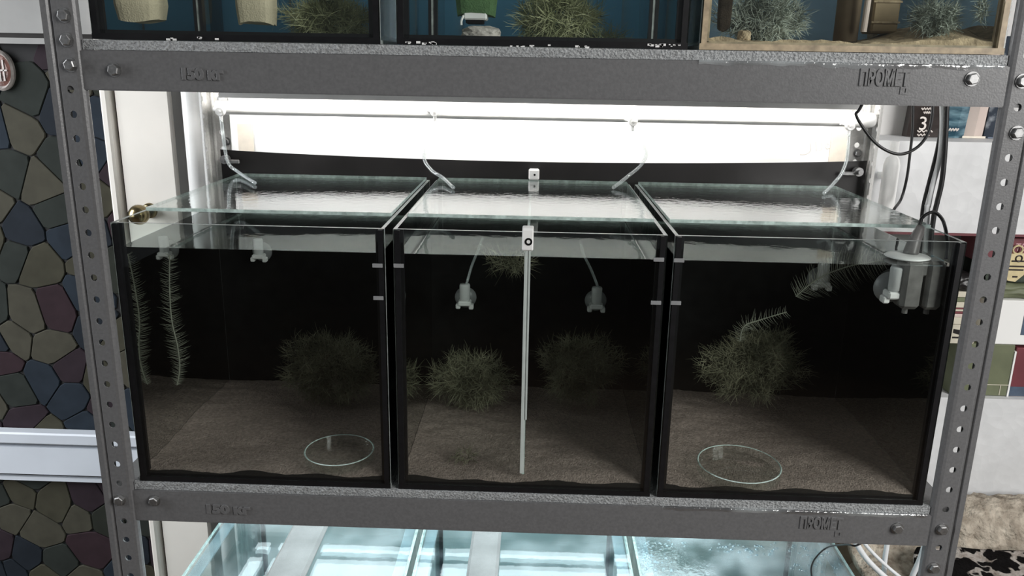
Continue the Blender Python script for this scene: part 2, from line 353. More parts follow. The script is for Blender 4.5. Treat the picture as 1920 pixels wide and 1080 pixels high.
# mosaic covering: joint bed + stones
xb = atY(205, 180, WY-0.006).x
zt = atY(40, 80, WY-0.006).z
bed = part('joint_bed', MB().box(-1.45, xb, WY-0.004, WY-0.0005, FLOOR, zt), M['grout'], wall)
def clip(poly, px, py, nx, ny):
    res = []
    for i in range(len(poly)):
        a = poly[i]; b = poly[(i+1) % len(poly)]
        da = (a[0]-px)*nx+(a[1]-py)*ny; db = (b[0]-px)*nx+(b[1]-py)*ny
        if da <= 0: res.append(a)
        if (da < 0 < db) or (db < 0 < da):
            t = da/(da-db); res.append((a[0]+(b[0]-a[0])*t, a[1]+(b[1]-a[1])*t))
    return res
def voronoi(x0, x1, z0, z1, s, jit=0.42):
    seeds = []; nx = int(math.ceil((x1-x0)/s))+2; nz = int(math.ceil((z1-z0)/s))+2
    for i in range(-1, nx):
        for j in range(-1, nz):
            seeds.append((x0+(i+0.5+(0.5 if j % 2 else 0)+random.uniform(-jit, jit))*s, z0+(j+0.5+random.uniform(-jit, jit))*s))
    cells = []
    for a in seeds:
        if not (x0-s*.3 < a[0] < x1+s*.3 and z0-s*.3 < a[1] < z1+s*.3): continue
        poly = [(x0, z0), (x1, z0), (x1, z1), (x0, z1)]
        for b in seeds:
            if b is a or abs(a[0]-b[0]) > 3.2*s or abs(a[1]-b[1]) > 3.2*s: continue
            poly = clip(poly, (a[0]+b[0])/2, (a[1]+b[1])/2, b[0]-a[0], b[1]-a[1])
            if len(poly) < 3: break
        if len(poly) >= 3: cells.append(poly)
    return cells
for poly in voronoi(-1.16, xb, -0.56, zt, 0.068):
    cx = sum(p[0] for p in poly)/len(poly); cz = sum(p[1] for p in poly)/len(poly)
    def inset(d): 
        o = []
        for p in poly:
            L = math.hypot(p[0]-cx, p[1]-cz) or 1e-6; k = max(0.2, 1-d/L); o.append((cx+(p[0]-cx)*k, cz+(p[1]-cz)*k))
        return o
    # round the corners
    def chaikin(pl):
        o = []
        for i in range(len(pl)):
            a = pl[i]; b = pl[(i+1) % len(pl)]
            o += [(a[0]*.88+b[0]*.12, a[1]*.88+b[1]*.12), (a[0]*.12+b[0]*.88, a[1]*.12+b[1]*.88)]
        return o
    A = chaikin(inset(0.0010)); B = chaikin(inset(0.0026)); n = len(A)
    vs = [(p[0], WY-0.004, p[1]) for p in A]+[(p[0], WY-0.0062, p[1]) for p in A]+[(p[0], WY-0.0075, p[1]) for p in B]
    fs = [(i, (i+1) % n, n+(i+1) % n, n+i) for i in range(n)]+[(n+i, n+(i+1) % n, 2*n+(i+1) % n, 2*n+i) for i in range(n)]+[tuple(range(2*n, 3*n))]
    part('stone', MB().add(vs, fs), M['mosaic'], wall)
# white panel and moulding above the mosaic, duct lower down
z1 = atY(40, 82, WY-0.02).z; z2 = atY(40, 71, WY-0.02).z; z3 = atY(40, 62, WY-0.02).z
d = solo('trim_1', MB().box(-1.45, xb+0.2, WY-0.022, WY-0.001, z1, z2).box(-1.45, xb+0.2, WY-0.010, WY-0.001, z2, z3, 1).box(-1.45, xb+0.2, WY-0.022, WY-0.001, z3, z3+0.5), [M['greywhite'], M['darkline']], 'pale grey panel with a dark groove above the mosaic wall', None, kind='structure')
zz = [atY(90, y, WY-0.03).z for y in (905, 898, 890, 840, 833, 812)]
d = thing('cable_duct', (-1.1, WY-0.02, zz[0]), 'white plastic cable duct running across the coloured mosaic wall', 'cable duct')
part('base_rail', MB().box(-1.45, xb-0.004, WY-0.024, WY-0.008, zz[0], zz[1]), M['duct'], d)
part('groove', MB().box(-1.45, xb-0.004, WY-0.016, WY-0.008, zz[1], zz[2]).box(-1.45, xb-0.004, WY-0.016, WY-0.008, zz[3], zz[4]), M['darkline'], d, 'dark groove of the duct')
part('cover', MB().box(-1.45, xb-0.004, WY-0.030, WY-0.008, zz[2], zz[3]), M['duct'], d)
part('top_rail', MB().bbox(-1.45, xb-0.004, WY-0.034, WY-0.008, zz[4], zz[5], 0.003), M['duct'], d)
# medallion at the left edge
c = atY(2, 132, WY-0.012)
d = thing('wall_medallion', (c.x, WY-0.01, c.z-0.035), 'oval brown red medallion with pale rim hung on the mosaic wall', 'medallion')
def oval(mb, cx, cz, prof, n=28, sx=0.68):
    k = len(mb.v)
    for r, y in prof:
        for j in range(n):
            a = 2*math.pi*j/n; mb.v.append(Vector((cx+r*sx*math.cos(a), y, cz+r*math.sin(a))))
    for i in range(len(prof)-1):
        for j in range(n):
            mb.f.append((k+i*n+j, k+i*n+(j+1) % n, k+(i+1)*n+(j+1) % n, k+(i+1)*n+j)); mb.mi.append(0)
    mb.f.append(tuple(k+(len(prof)-1)*n+j for j in range(n))); mb.mi.append(0); return mb
part('plate', oval(MB(), c.x, c.z, [(0.029, WY-0.007), (0.029, WY-0.013), (0.02, WY-0.015)]), M['redplaque'], d)
part('rim', oval(MB(), c.x, c.z, [(0.034, WY-0.007), (0.035, WY-0.014), (0.031, WY-0.018), (0.027, WY-0.0135)][:4]), M['paleplaque'], d)
d.children[-1].data.polygons[-1].select = False
rim = d.children[-1]
import bmesh
bm = bmesh.new(); bm.from_mesh(rim.data); bm.faces.ensure_lookup_table(); bmesh.ops.delete(bm, geom=[bm.faces[-1]], context='FACES_ONLY'); bm.to_mesh(rim.data); bm.free()
g = MB()
for sgn in (-1, 0, 1):
    g.box(c.x+sgn*0.007-0.0012, c.x+sgn*0.007+0.0012, WY-0.0165, WY-0.0135, c.z-0.018, c.z+0.018)
g.box(c.x-0.013, c.x+0.013, WY-0.0165, WY-0.0135, c.z-0.001, c.z+0.0015)
part('relief', g, M['paleplaque'], d, 'pale raised bars of the medallion')
# white door at the left with frame and brass knob
xa, xc1, xc2, xd = xb+0.001, atY(222, 300, WY-0.03).x, atY(232, 300, WY-0.03).x, atY(327, 300, WY-0.03).x
dr = solo('door_1', MB().box(xc2, xd, WY-0.036, WY-0.002, FLOOR+0.002, 1.3), M['cream'], 'cream white door slab beside the mosaic wall', None, kind='structure')
part('door_frame', MB().bbox(xa, xc1, WY-0.044, WY-0.002, FLOOR+0.002, 1.3, 0.004), M['cream'], dr)
part('door_gap', MB().box(xc1, xc2, WY-0.020, WY-0.002, FLOOR+0.002, 1.3), M['darkline'], dr)
part('side_jamb', MB().box(xd, xd+0.03, WY-0.018, WY-0.002, FLOOR+0.002, 1.3), M['greywhite'], dr)
k = atY(262, 402, WY-0.075)
kn = MB().lathe([(0.0, -0.02), (0.008, -0.019), (0.015, -0.014), (0.018, -0.004), (0.016, 0.006), (0.009, 0.012), (0.008, 0.034)], (k.x, k.y, k.z), 'y', 24)
kn.lathe([(0.008, 0.030), (0.013, 0.031), (0.014, 0.039)], (k.x, k.y, k.z), 'y', 24)
part('door_knob', kn, M['brass'], dr, 'aged brass round knob', smooth=True, fix=True)
p0 = atY(369, 300, 0.56)
hp = thing('heating_pipe', (p0.x, 0.56, FLOOR), 'white vertical heating pipe between the door and the rear post', 'pipe')
part('riser', MB().cyl((p0.x, 0.56, FLOOR), (p0.x, 0.56, 1.6), 0.0165, 20), M['white'], hp, smooth=True)
part('wall_clip', MB().box(p0.x-0.02, p0.x+0.02, 0.572, WY, 0.62, 0.64), M['white'], hp)

# ------------------------------------------------------------------ shelving rack
RX, RD = 0.5, 0.4
Z1B, Z1T = 0.508, 0.548
Z2B, Z2T = 0.0087, 0.0492
Z3B, Z3T = -0.485, -0.445
TOP = 1.0
rack = thing('shelving_rack', (0, 0.2, FLOOR), 'grey painted metal shelving rack with perforated angle posts holding rows of aquariums', 'rack')
HOLE0 = 0.4583     # one hole centre height
def flange(mb, f0, flip, k_=1.0):
    f = lambda s, d, z: f0(0.036-(0.036-s)*k_, d, z)
    # f maps (s,d,z)->point ; s: 0 free edge .. 0.036 corner ; d: depth away from the outer face
    T = 0.0015
    prof_a = [(0, 0.0055), (0.0012, 0.0030), (0.0035, 0.0010), (0.0065, 0.0)]
    prof_b = [(0.0245, 0.0), (0.0262, 0.0018), (0.0282, 0.0018), (0.030, 0.0), (0.036, 0.0)]
    def strip(prof):
        for (s0, d0), (s1, d1) in zip(prof[:-1], prof[1:]):
            for dd in (0, T):
                mb.add([f(s0, d0+dd, FLOOR), f(s1, d1+dd, FLOOR), f(s1, d1+dd, TOP), f(s0, d0+dd, TOP)], [(0, 1, 2, 3)])
    strip(prof_a); strip(prof_b)
    mb.add([f(0, 0.0055, FLOOR), f(0, 0.007, FLOOR), f(0, 0.007, TOP), f(0, 0.0055, TOP)], [(0, 1, 2, 3)])
    s0, s1 = 0.0065, 0.0245; cs = 0.0155; hw = (s1-s0)/2; hh = 0.0125; r = 0.0039
    n0 = int((HOLE0-FLOOR)/0.025)-1; zs = HOLE0-n0*0.025
    k = 0
    while zs+k*0.025+hh < TOP:
        zc = zs+k*0.025; k += 1
        per = [(1,0),(1,.5),(1,1),(.5,1),(0,1),(-.5,1),(-1,1),(-1,.5),(-1,0),(-1,-.5),(-1,-1),(-.5,-1),(0,-1),(.5,-1),(1,-1),(1,-.5)]
        vs = []
        for dd in (0, T):
            vs += [f(cs+a*hw, dd, zc+b*hh) for a, b in per]
            vs += [f(cs+r*math.cos(2*math.pi*j/16), dd, zc+r*math.sin(2*math.pi*j/16)) for j in range(16)]
        fs = []
        for j in range(16):
            j2 = (j+1) % 16
            fs += [(j, j2, 16+j2, 16+j), (32+j, 32+j2, 48+j2, 48+j), (16+j, 16+j2, 48+j2, 48+j)]
        mb.add(vs, fs)
    zb = zs-hh; zt_ = zs+(k-1)*0.025+hh
    for a, b in ((FLOOR, zb), (zt_, TOP)):
        for dd in (0, T): mb.add([f(s0, dd, a), f(s1, dd, a), f(s1, dd, b), f(s0, dd, b)], [(0, 1, 2, 3)])
for sx in (-1, 1):
    for back in (0, 1):
        mb = MB()
        if not back:
            flange(mb, lambda s, d, z: (sx*(RX-0.036+s), d, z), 0)
            flange(mb, lambda s, d, z: (sx*(RX-d), 0.036-s, z), 0, 0.62)
        else:
            flange(mb, lambda s, d, z: (sx*(RX-0.036+s), RD-d, z), 0)
            flange(mb, lambda s, d, z: (sx*(RX-d), RD-0.036+s, z), 0, 0.95)
        part('post', mb, M['steel'] if not back else M['steel_lit'], rack)
shelves = []
for zb, ztop in ((Z1B, Z1T), (Z2B, Z2T), (Z3B, Z3T)):
    mb = MB(); x = 0.4975; y0, y1 = 0.0022, RD-0.0022; t = 0.0012
    mb.box(-x, x, y0+t, y1-t, ztop-t, ztop)
    mb.box(-x, x, y0, y0+t, zb+0.001, ztop-0.0008); mb.box(-x, x, y1-t, y1, zb+0.001, ztop-0.0008)
    mb.box(-x, -x+t, y0, y1, zb+0.001, ztop-t); mb.box(x-t, x, y0, y1, zb+0.001, ztop-t)
    mb.box(-x, x, y0+0.0003, y0+0.014, zb, zb+t); mb.box(-x, x, y1-0.014, y1-0.0003, zb, zb+t)
    for i in range(1, 3): mb.box(-x, x, y0+RD*i/3-0.02, y0+RD*i/3+0.02, ztop-0.018, ztop-t)   # stiffening ribs
    shelves.append(part('shelf', mb, M['steel'], rack))
YB = 0.0022
def emboss(shelf, txt, pa, pb, h, label):
    a = atY(*pa, YB); b = atY(*pb, YB)
    vs, fs = text_mb(txt, h, 0.0007, 1.0, 0.0006); wdt = max(v.x for v in vs); sx = (b.x-a.x)/wdt
    mb = MB().add([(a.x+v.x*sx, YB-v.z, a.z+v.y) for v in vs], fs)
    part('lettering', mb, M['steel'], shelf, label)
emboss(shelves[0], 'ПРОМЕТ', (1609, 159), (1703, 159), 0.0205, 'embossed letters on the upper shelf edge')
emboss(shelves[1], 'ПРОМЕТ', (1498, 989), (1578, 993), 0.0190, 'embossed letters on the lower shelf edge')
emboss(shelves[0], '150 кг', (338, 148), (420, 149), 0.0150, 'embossed load figure on the upper shelf edge')
emboss(shelves[1], '150 кг', (384, 961), (470, 964), 0.0150, 'embossed load figure on the lower shelf edge')
for sh, (px, py) in ((shelves[0], (1694, 170)), (shelves[1], (1571, 1001))):
    a = atY(px, py, YB); mb = MB()
    for (x0, x1, za, zb) in ((-.0035, -.002, -.0035, .0035), (.002, .0035, -.0035, .0035), (-.002, .002, .002, .0035), (-.002, .002, -.0035, -.002)):
        mb.box(a.x+x0, a.x+x1, YB-0.0008, YB, a.z+za, a.z+zb)
    part('square_mark', mb, M['steel'], sh)
# peeling film on the beam edges
for sh, x0, x1, ztop, f0 in ((shelves[0], 1310, 1884, Z1T, 0.0050), (shelves[1], 1240, 1738, Z2T, 0.0045)):
    a = atY(x0, 115 if ztop > .3 else 960, YB).x; b = min(atY(x1, 115 if ztop > .3 else 960, YB).x, 0.462); mb = MB(); n = 90; vs = []
    for i in range(n+1):
        x = a+(b-a)*i/n; e = noise.noise(Vector((x*70, 3, ztop)))*0.5+0.5; e2 = noise.noise(Vector((x*220, 7, ztop)))
        vs += [(x, YB+0.004, ztop+0.0008), (x, YB-0.0012-0.0012*abs(e2), ztop+0.0004), (x, YB-0.0006-0.0012*abs(e2), ztop-f0*0.5*(0.4+e)), (x, YB-0.0005, ztop-f0*(0.35+e))]
    fs = [(i*4+j, i*4+4+j, i*4+5+j, i*4+1+j) for i in range(n) for j in range(3)]
    part('protective_film', mb.add(vs, fs), M['film'], sh, 'loose clear film peeling off the shelf edge', smooth=True)
def bolt(px, py, Y, r=0.0058, rot=0.2):
    c = atY(px, py, Y); mb = MB()
    mb.cyl((c.x, Y, c.z), (c.x, Y-0.0012, c.z), r*1.25, 16)
    for (rr, ya, yb) in ((r, Y-0.0012, Y-0.0052),):
        vs = [(c.x+rr*math.cos(rot+math.pi/3*j), ya, c.z+rr*math.sin(rot+math.pi/3*j)) for j in range(6)]
        vs += [(c.x+rr*math.cos(rot+math.pi/3*j), yb+0.0008, c.z+rr*math.sin(rot+math.pi/3*j)) for j in range(6)]
        vs += [(c.x+rr*.82*math.cos(rot+math.pi/3*j), yb, c.z+rr*.82*math.sin(rot+math.pi/3*j)) for j in range(6)]
        mb.add(vs, [(j, (j+1) % 6, 6+(j+1) % 6, 6+j) for j in range(6)]+[(6+j, 6+(j+1) % 6, 12+(j+1) % 6, 12+j) for j in range(6)]+[tuple(range(12, 18))])
    part('bolt', mb, M['zinc'], rack, fix=True)
for px, py, Y in ((1822, 148, YB), (1906, 249, 0), (1917, 152, 0), (1682, 990, YB), (1766, 992, 0), (1751, 1064, 0), (126, 75, 0), (121, 29, 0), (215, 131, YB), (290, 938, YB), (133, 122, 0), (225, 937, 0)):
    bolt(px, py, Y, rot=random.random())
for px, py in ((1608, 287), (425, 265), (1595, 383), (434, 350)): bolt(px, py, RD-0.0018, 0.005, 0.5)
for sx, px, py in ((1, 1606, 321), (-1, 425, 298)):   # wing nuts holding the black sheet
    c = atY(px, py, 0.383); mb = MB().cyl((c.x, 0.383, c.z), (c.x, 0.372, c.z), 0.0065, 14).cyl((c.x, 0.372, c.z), (c.x, 0.366, c.z), 0.0035, 10)
    mb.bbox(c.x-sx*0.022 if sx > 0 else c.x, c.x if sx > 0 else c.x+0.022, 0.374, 0.378, c.z-0.006, c.z+0.000, 0.0012)
    part('wing_nut', mb, M['zinc'], rack, fix=True)

# ------------------------------------------------------------------ board, black sheet, air pipe
solo('backing_board', MB().box(-0.528, 0.533, 0.520, 0.526, FLOOR+0.001, 0.75), M['whiteboard'], 'large white backing board standing behind the rack', 'board')
mb = MB(); n = 40; x0, x1 = -0.480, 0.4935; vs = []
for i in range(n+1):
    x = x0+(x1-x0)*i/n; u = i/n
    zt2 = 0.4085-0.0105*math.sin(math.pi*min(1, u*1.0))**0.8+0.003*u
    for y in (0.388, 0.3895): vs += [(x, y, 0.0502), (x, y, zt2)]
fs = []
for i in range(n):
    a = i*4; b = a+4; fs += [(a, b, b+1, a+1), (a+2, a+3, b+3, b+2), (a+1, b+1, b+3, a+3), (a, a+2, b+2, b)]
fs += [(0, 1, 3, 2), (n*4, n*4+2, n*4+3, n*4+1)]
solo('background_sheet', mb.add(vs, fs), M['black'], 'black plastic sheet with sagging top edge behind the middle aquariums', 'sheet')
PY, PZ = 0.377, 0.4715
pipe = thing('air_pipe', (0, PY, PZ-0.01), 'white air manifold pipe with small taps along the back of the rack', 'pipe')
part('pipe_body', MB().cyl((-0.476, PY, PZ), (0.478, PY, PZ), 0.0100, 24), M['white'], pipe, smooth=False)
part('end_cap', MB().lathe([(0.0, 0.018), (0.007, 0.017), (0.0105, 0.012), (0.0112, 0.004), (0.0112, -0.018), (0.010, -0.019)], (0.4775, PY, PZ), 'x', 24), M['white'], pipe, smooth=True, fix=True)
taps = []
for px, py in ((413, 209), (815, 210), (1187, 228), (1594, 236)):
    c = atY(px, py, PY-0.018); taps.append(c)
    mb = MB().cyl((c.x, PY-0.008, c.z+0.001), (c.x, PY-0.016, c.z), 0.0035, 12).lathe([(0.0, -0.010), (0.0022, -0.0098), (0.0022, -0.006), (0.006, -0.0065), (0.0068, -0.004), (0.0068, 0.002), (0.004, 0.003)], (c.x, PY-0.016, c.z), 'y', 16)
    mb.cyl((c.x, PY-0.014, c.z), (c.x-0.012, PY-0.012, c.z+0.003), 0.0028, 10).cyl((c.x, PY-0.016, c.z-0.004), (c.x, PY-0.017, c.z-0.014), 0.0024, 10)
    part('tap', mb, M['white'], pipe, fix=True)
for px, py, wd, ht in ((461, 262, 0.013, 0.026), (1577, 275, 0.018, 0.034)):
    c = atY(px, py, 0.5195)
    solo('masking_tape', MB().box(c.x-wd, c.x+wd, 0.5188, 0.52, c.z-ht, c.z+ht), M['tape'],
         'strip of beige masking tape on the white board, ' + ('behind the wing nut beside the door' if px < 900 else 'beside the faint pencil writing'), 'tape')
mb = MB()
def stroke(pl): mb.tube([atY(x, y, 0.5195) for x, y in pl], 0.0009, 5, 0, 4)
stroke([(1519, 268), (1520, 282), (1512, 289), (1500, 290)]); stroke([(1530, 266), (1531, 284)]); stroke([(1541, 268), (1541, 280), (1535, 283)])
stroke([(1549, 276), (1553, 272), (1551, 269), (1547, 273), (1550, 279), (1555, 278)]); stroke([(1562, 271), (1558, 275), (1562, 279), (1565, 274), (1562, 271)])
solo('pencil_writing', mb, M['pencil'], 'faint pencil strokes on the white board beside the tape', 'writing')

# ------------------------------------------------------------------ mats
def mat_strip(z, label):
    mb = MB(); nx = 220; x0, x1 = -0.4635, 0.4635; y0, y1 = 0.0035, 0.386; h = 0.0102
    ys = [y0, y0+0.003, y0+0.01, y1]; vs = []
    for i in range(nx+1):
        x = x0+(x1-x0)*i/nx
        j = lambda k: noise.noise(Vector((x*170, k*3.1, z*9)))*0.0007
        vs += [(x, y0+0.0003+j(1), z+0.0003), (x, y0+j(2), z+h*0.5), (x, y0+0.0002+j(3), z+h-0.0004), (x, y0+0.003, z+h), (x, y1, z+h), (x, y1, z+0.0003)]
    fs = [(i*6+k, i*6+6+k, i*6+7+k, i*6+1+k) for i in range(nx) for k in range(5)]
    fs += [tuple(range(5, -1, -1)), tuple(nx*6+k for k in range(6))]+[(i*6, i*6+5, i*6+11, i*6+6) for i in range(nx)]
    return solo('foam_mat', mb.add(vs, fs), M['mat'], label, 'mat')
mat_strip(Z1T, 'grey granular foam mat under the blue-backed aquariums')
mat_strip(Z2T, 'grey granular foam mat under the black-backed aquariums')

# ------------------------------------------------------------------ aquariums
GT = 0.004
def pane(mb, x0, x1, y0, y1, z0, z1):
    dims = [x1-x0, y1-y0, z1-z0]; ax = dims.index(min(dims))
    e = [1]*6
    if ax == 2: e[0] = e[1] = 0
    if ax == 1: e[2] = e[3] = 0
    if ax == 0: e[4] = e[5] = 0
    return mb.box(x0, x1, y0, y1, z0, z1, mis=e)
def aquarium(x0, x1, z0, z1, y0, y1, label, group=None, seam='silicone', edge='edge_dim', sw=0.0065, back=None):
    t = thing('aquarium', ((x0+x1)/2, (y0+y1)/2, z0), label, 'aquarium', group)
    g = [M['glass'], M[edge]]
    part('bottom_pane', pane(MB(), x0, x1, y0, y1, z0, z0+GT), g, t)
    part('front_pane', pane(MB(), x0, x1, y0, y0+GT, z0+GT, z1), g, t)
    part('back_pane', pane(MB(), x0, x1, y1-GT, y1, z0+GT, z1), [M[back], M[edge]] if back else g, t, 'back pane covered with film' if back else None)
    part('side_pane', pane(MB(), x0, x0+GT, y0+GT, y1-GT, z0+GT, z1), g, t)
    part('side_pane', pane(MB(), x1-GT, x1, y0+GT, y1-GT, z0+GT, z1), g, t)
    mb = MB(); s = sw
    for xa, xb_ in ((x0+GT+.0002, x0+GT+s), (x1-GT-s, x1-GT-.0002)):
        mb.box(xa, xb_, y0+GT+.0002, y0+GT+s*0.6, z0+GT, z1-0.001); mb.box(xa, xb_, y1-GT-s, y1-GT-.0002, z0+GT, z1-0.001)
        mb.box(xa, xb_, y0+GT, y1-GT, z0+GT+.0002, z0+GT+s*0.6)
    mb.box(x0+GT, x1-GT, y0+GT+.0002, y0+GT+s*0.6, z0+GT+.0002, z0+GT+s*0.7); mb.box(x0+GT, x1-GT, y1-GT-s, y1-GT-.0002, z0+GT+.0002, z0+GT+s)
    part('silicone_seam', mb, M[seam], t, 'dark sealing bead' if seam == 'silicone' else 'tan stained sealing bead')
    # black sealed joint where the front pane meets the sides
    mb = MB()
    for xa, xb_ in ((x0+0.0016, x0+GT+0.003), (x1-GT-0.003, x1-0.0016)): mb.box(xa, xb_, y0-0.0004, y0+GT+0.001, z0+GT+0.002, z1-0.0015)
    mb.box(x0, x1, y0-0.0004, y0+0.0005, z0, z0+GT+0.002)
    part('edge_joint', mb, M[seam], t)
    return t
MX = [(-0.457, -0.160), (-0.1505, 0.1425), (0.1505, 0.4555)]
MZ0, MZ1, MY0, MY1, WL = 0.0596, 0.3690, 0.006, 0.385, 0.3415
mid_labels = ['black-backed aquarium with a dark fern stem and moss, beside the mosaic wall', 'black-backed aquarium split in two by a white-clipped divider', 'black-backed aquarium with a grey internal filter in its corner']
BMY = 0.285
mids = []
def water_body(x0, x1, y0, y1, z0, z1, label):
    xi0, xi1 = x0+GT+0.0003, x1-GT-0.0003; ya, yb = y0+GT+0.0004, y1-GT-0.0004
    mb = MB(); n = 2
    mb.add([(xi0, ya, z1), (xi1, ya, z1), (xi1, yb, z1), (xi0, yb, z1)], [(0, 1, 2, 3)], 0)
    return mb, xi0, xi1, ya, yb
for i, (x0, x1) in enumerate(MX):
    t = aquarium(x0, x1, MZ0, MZ1, MY0, MY1, mid_labels[i]); mids.append(t)
    part('apparent_back', MB().box(x0+GT+.0004, x1-GT-.0004, BMY, BMY+0.02, MZ0+GT+.0005, WL-0.012), M['matblack'], t, 'added black panel where refraction makes the back appear')  # added stand-in for the refracted tank back, not a real mat
    mb, xi0, xi1, ya, yb = water_body(x0, x1, MY0, MY1, MZ0, WL, '')
    for x in (xi0, xi1): mb.add([(x, ya+.004, MZ0+GT), (x, BMY, MZ0+GT), (x, BMY, WL-.0006), (x, ya+.004, WL-.0006)], [(0, 1, 2, 3)], 1)
    solo('water', mb, [M['watertop'], M['waterside']], ['still water filling the aquarium beside the mosaic wall', 'still water filling the divided black-backed aquarium', 'still water around the grey internal filter'][i], 'water', kind='stuff')
    # sand bed with black soil under it
    mb = MB(); nx, ny = 90, 60; ya, yb = MY0+GT+0.0006, BMY-0.0005; xa, xb_ = x0+GT+0.0006, x1-GT-0.0006; vs = []
    for b in range(ny+1):
        for a in range(nx+1):
            x = xa+(xb_-xa)*a/nx; y = ya+(yb-ya)*(b/ny)
            h = 0.0765+0.0045*noise.noise(Vector((x*11+i*5, y*9, 0)))+0.0022*noise.noise(Vector((x*26, y*60, i)))+0.0008*noise.noise(Vector((x*120, y*120, 2)))
            h -= 0.0045*math.exp(-(y-ya)/0.012)*(0.6+0.8*math.sin(x*38+i*2)**2)
            vs.append((x, y, h))
    fs = [(b*(nx+1)+a, b*(nx+1)+a+1, (b+1)*(nx+1)+a+1, (b+1)*(nx+1)+a) for b in range(ny) for a in range(nx)]
    mb.add(vs, fs, 0)
    fv = [(v[0], v[1]-0.0001, v[2]) for v in vs[:nx+1]]; bv = [(v[0], v[1]-0.0001, MZ0+GT+0.0003) for v in vs[:nx+1]]
    mb.add(fv+bv, [(a, nx+1+a, nx+2+a, a+1) for a in range(nx)], 1)
    solo('sand_bed', mb, [M['sand'], M['soil']], ['grey brown sand bed under the dark fern stem', 'grey brown sand bed under the divider of the split aquarium', 'grey brown sand bed below the grey internal filter'][i], 'sand', kind='stuff', smooth=True)
# little tabs at the seams
for i, px, py in ((0, 712, 498), (1, 741, 498), (0, 716, 559), (1, 1244, 487), (2, 1265, 488), (1, 1243, 568), (2, 1264, 568)):
    c = atY(px, py, MY0-0.0008); x0, x1 = MX[i]; cx = min(max(c.x, x0+0.008), x1-0.008)
    cx = x1-0.008 if abs(cx-x1) < abs(cx-x0) else x0+0.0055
    part('seam_tab', MB().bbox(cx-0.0055, cx+0.0055, MY0-0.0016, MY0-0.0005, c.z-0.0022, c.z+0.0022, 0.0003), M['cup'], mids[i], 'grey translucent tab')
# glue whiskers: small pale scuffs on the joints low down
# lids
for i, (x0, x1) in enumerate(MX):
    lid = solo('glass_lid', pane(MB(), x0+0.005, x1-0.005, 0.078, 0.384, MZ1+0.0004, MZ1+0.0044), [M['lidglass'], M['edge']],
        ['clear glass lid on the aquarium beside the mosaic wall', 'clear glass lid dotted with condensation on the divided aquarium', 'clear glass lid under the filter cable'][i], 'lid', 'glass lids on the black-backed aquariums')
# divider in the middle aquarium
dv = mids[1]; xv = atY(986, 640, MY0).x
part('divider_pane', pane(MB(), xv-0.0015, xv+0.0015, MY0+GT+0.004, BMY-0.001, 0.079, MZ1-0.002), [M['glass'], M['edge']], dv)
mb = MB().box(xv-0.0036, xv-0.0012, MY0+GT+0.0003, MY0+GT+0.0035, 0.082, MZ1-0.012).box(xv+0.0010, xv+0.0030, MY0+GT+0.0003, MY0+GT+0.0035, 0.15, MZ1-0.012).box(xv-0.0012, xv+0.001, MY0+GT+0.0012, MY0+GT+0.0035, 0.082, MZ1-0.012, 0)
part('divider_rail', mb, M['fitting'], dv, 'pale grey rail of the divider')
c = atY(990, 447, MY0-0.003)
mb = MB().bbox(c.x-0.0062, c.x+0.0058, MY0-0.0062, MY0-0.0006, c.z-0.013, MZ1+0.004, 0.0012).bbox(c.x-0.0062, c.x+0.0058, MY0-0.004, MY0+0.012, MZ1+0.0006, MZ1+0.005, 0.001)
cl = part('divider_clip', mb, M['white'], dv, 'white plastic clip on the front rim')
part('screw_hole', MB().lathe([(0.0008, 0.0006), (0.0026, 0.0), (0.0034, -0.0008), (0.0042, 0.0)], (c.x+0.0006, MY0-0.0064, c.z-0.003), 'y', 14), M['matblack'], cl)
c = atY(1001, 334, MY1-0.01)
cl = part('divider_clip', MB().bbox(c.x-0.008, c.x+0.008, MY1-0.012, MY1+0.0018, MZ1+0.005, MZ1+0.021, 0.002), M['white'], dv, 'white plastic clip on the back rim')
part('screw_hole', MB().lathe([(0.0, 0.0004), (0.0016, 0.0)], (c.x+0.001, MY1-0.0124, MZ1+0.013), 'y', 10), M['matblack'], cl)

# ------------------------------------------------------------------ plants
def moss_mesh(cx, cy, cz, rx, ry, rz, n, ln, wd, seed, flat_bottom=None, fuzz=1.0):
    rnd = random.Random(seed); mb = MB(); V = mb.v; F = mb.f
    for q in range(n):
        while True:
            u = Vector((rnd.uniform(-1, 1), rnd.uniform(-1, 1), rnd.uniform(-1, 1)))
            if u.length <= 1: break
        lump = 0.72+0.5*noise.noise(u.normalized()*2.2+Vector((seed, 0, 0)))
        rad = u.length**0.45*lump
        u = u.normalized()*rad
        p = Vector((cx+u.x*rx, cy+u.y*ry, cz+u.z*rz))
        dr_ = Vector((u.x, u.y*0.6, u.z))*0.7*fuzz+Vector((rnd.gauss(0, .6), rnd.gauss(0, .6), rnd.gauss(0, .6)+0.1)); dr_.normalize()
        sd = dr_.cross(Vector((rnd.gauss(0, 1), rnd.gauss(0, 1), rnd.gauss(0, 1)))).normalized()
        L = ln*rnd.uniform(0.4, 1.3); k = len(V); bend = Vector((rnd.gauss(0, .5), rnd.gauss(0, .5), rnd.gauss(0, .5)-0.1))
        ns = 4
        for j in range(ns+1):
            t = j/ns; w_ = wd*(1-0.8*t)
            pt = p.copy()
            if flat_bottom is not None and pt.z < flat_bottom: pt.z = flat_bottom+0.0005
            V.append(pt-sd*w_); V.append(pt+sd*w_)
            p = p+(dr_+bend*t)*(L/ns)
        for j in range(ns): F.append((k+2*j, k+2*j+1, k+2*j+3, k+2*j+2)); mb.mi.append(0)
    return mb
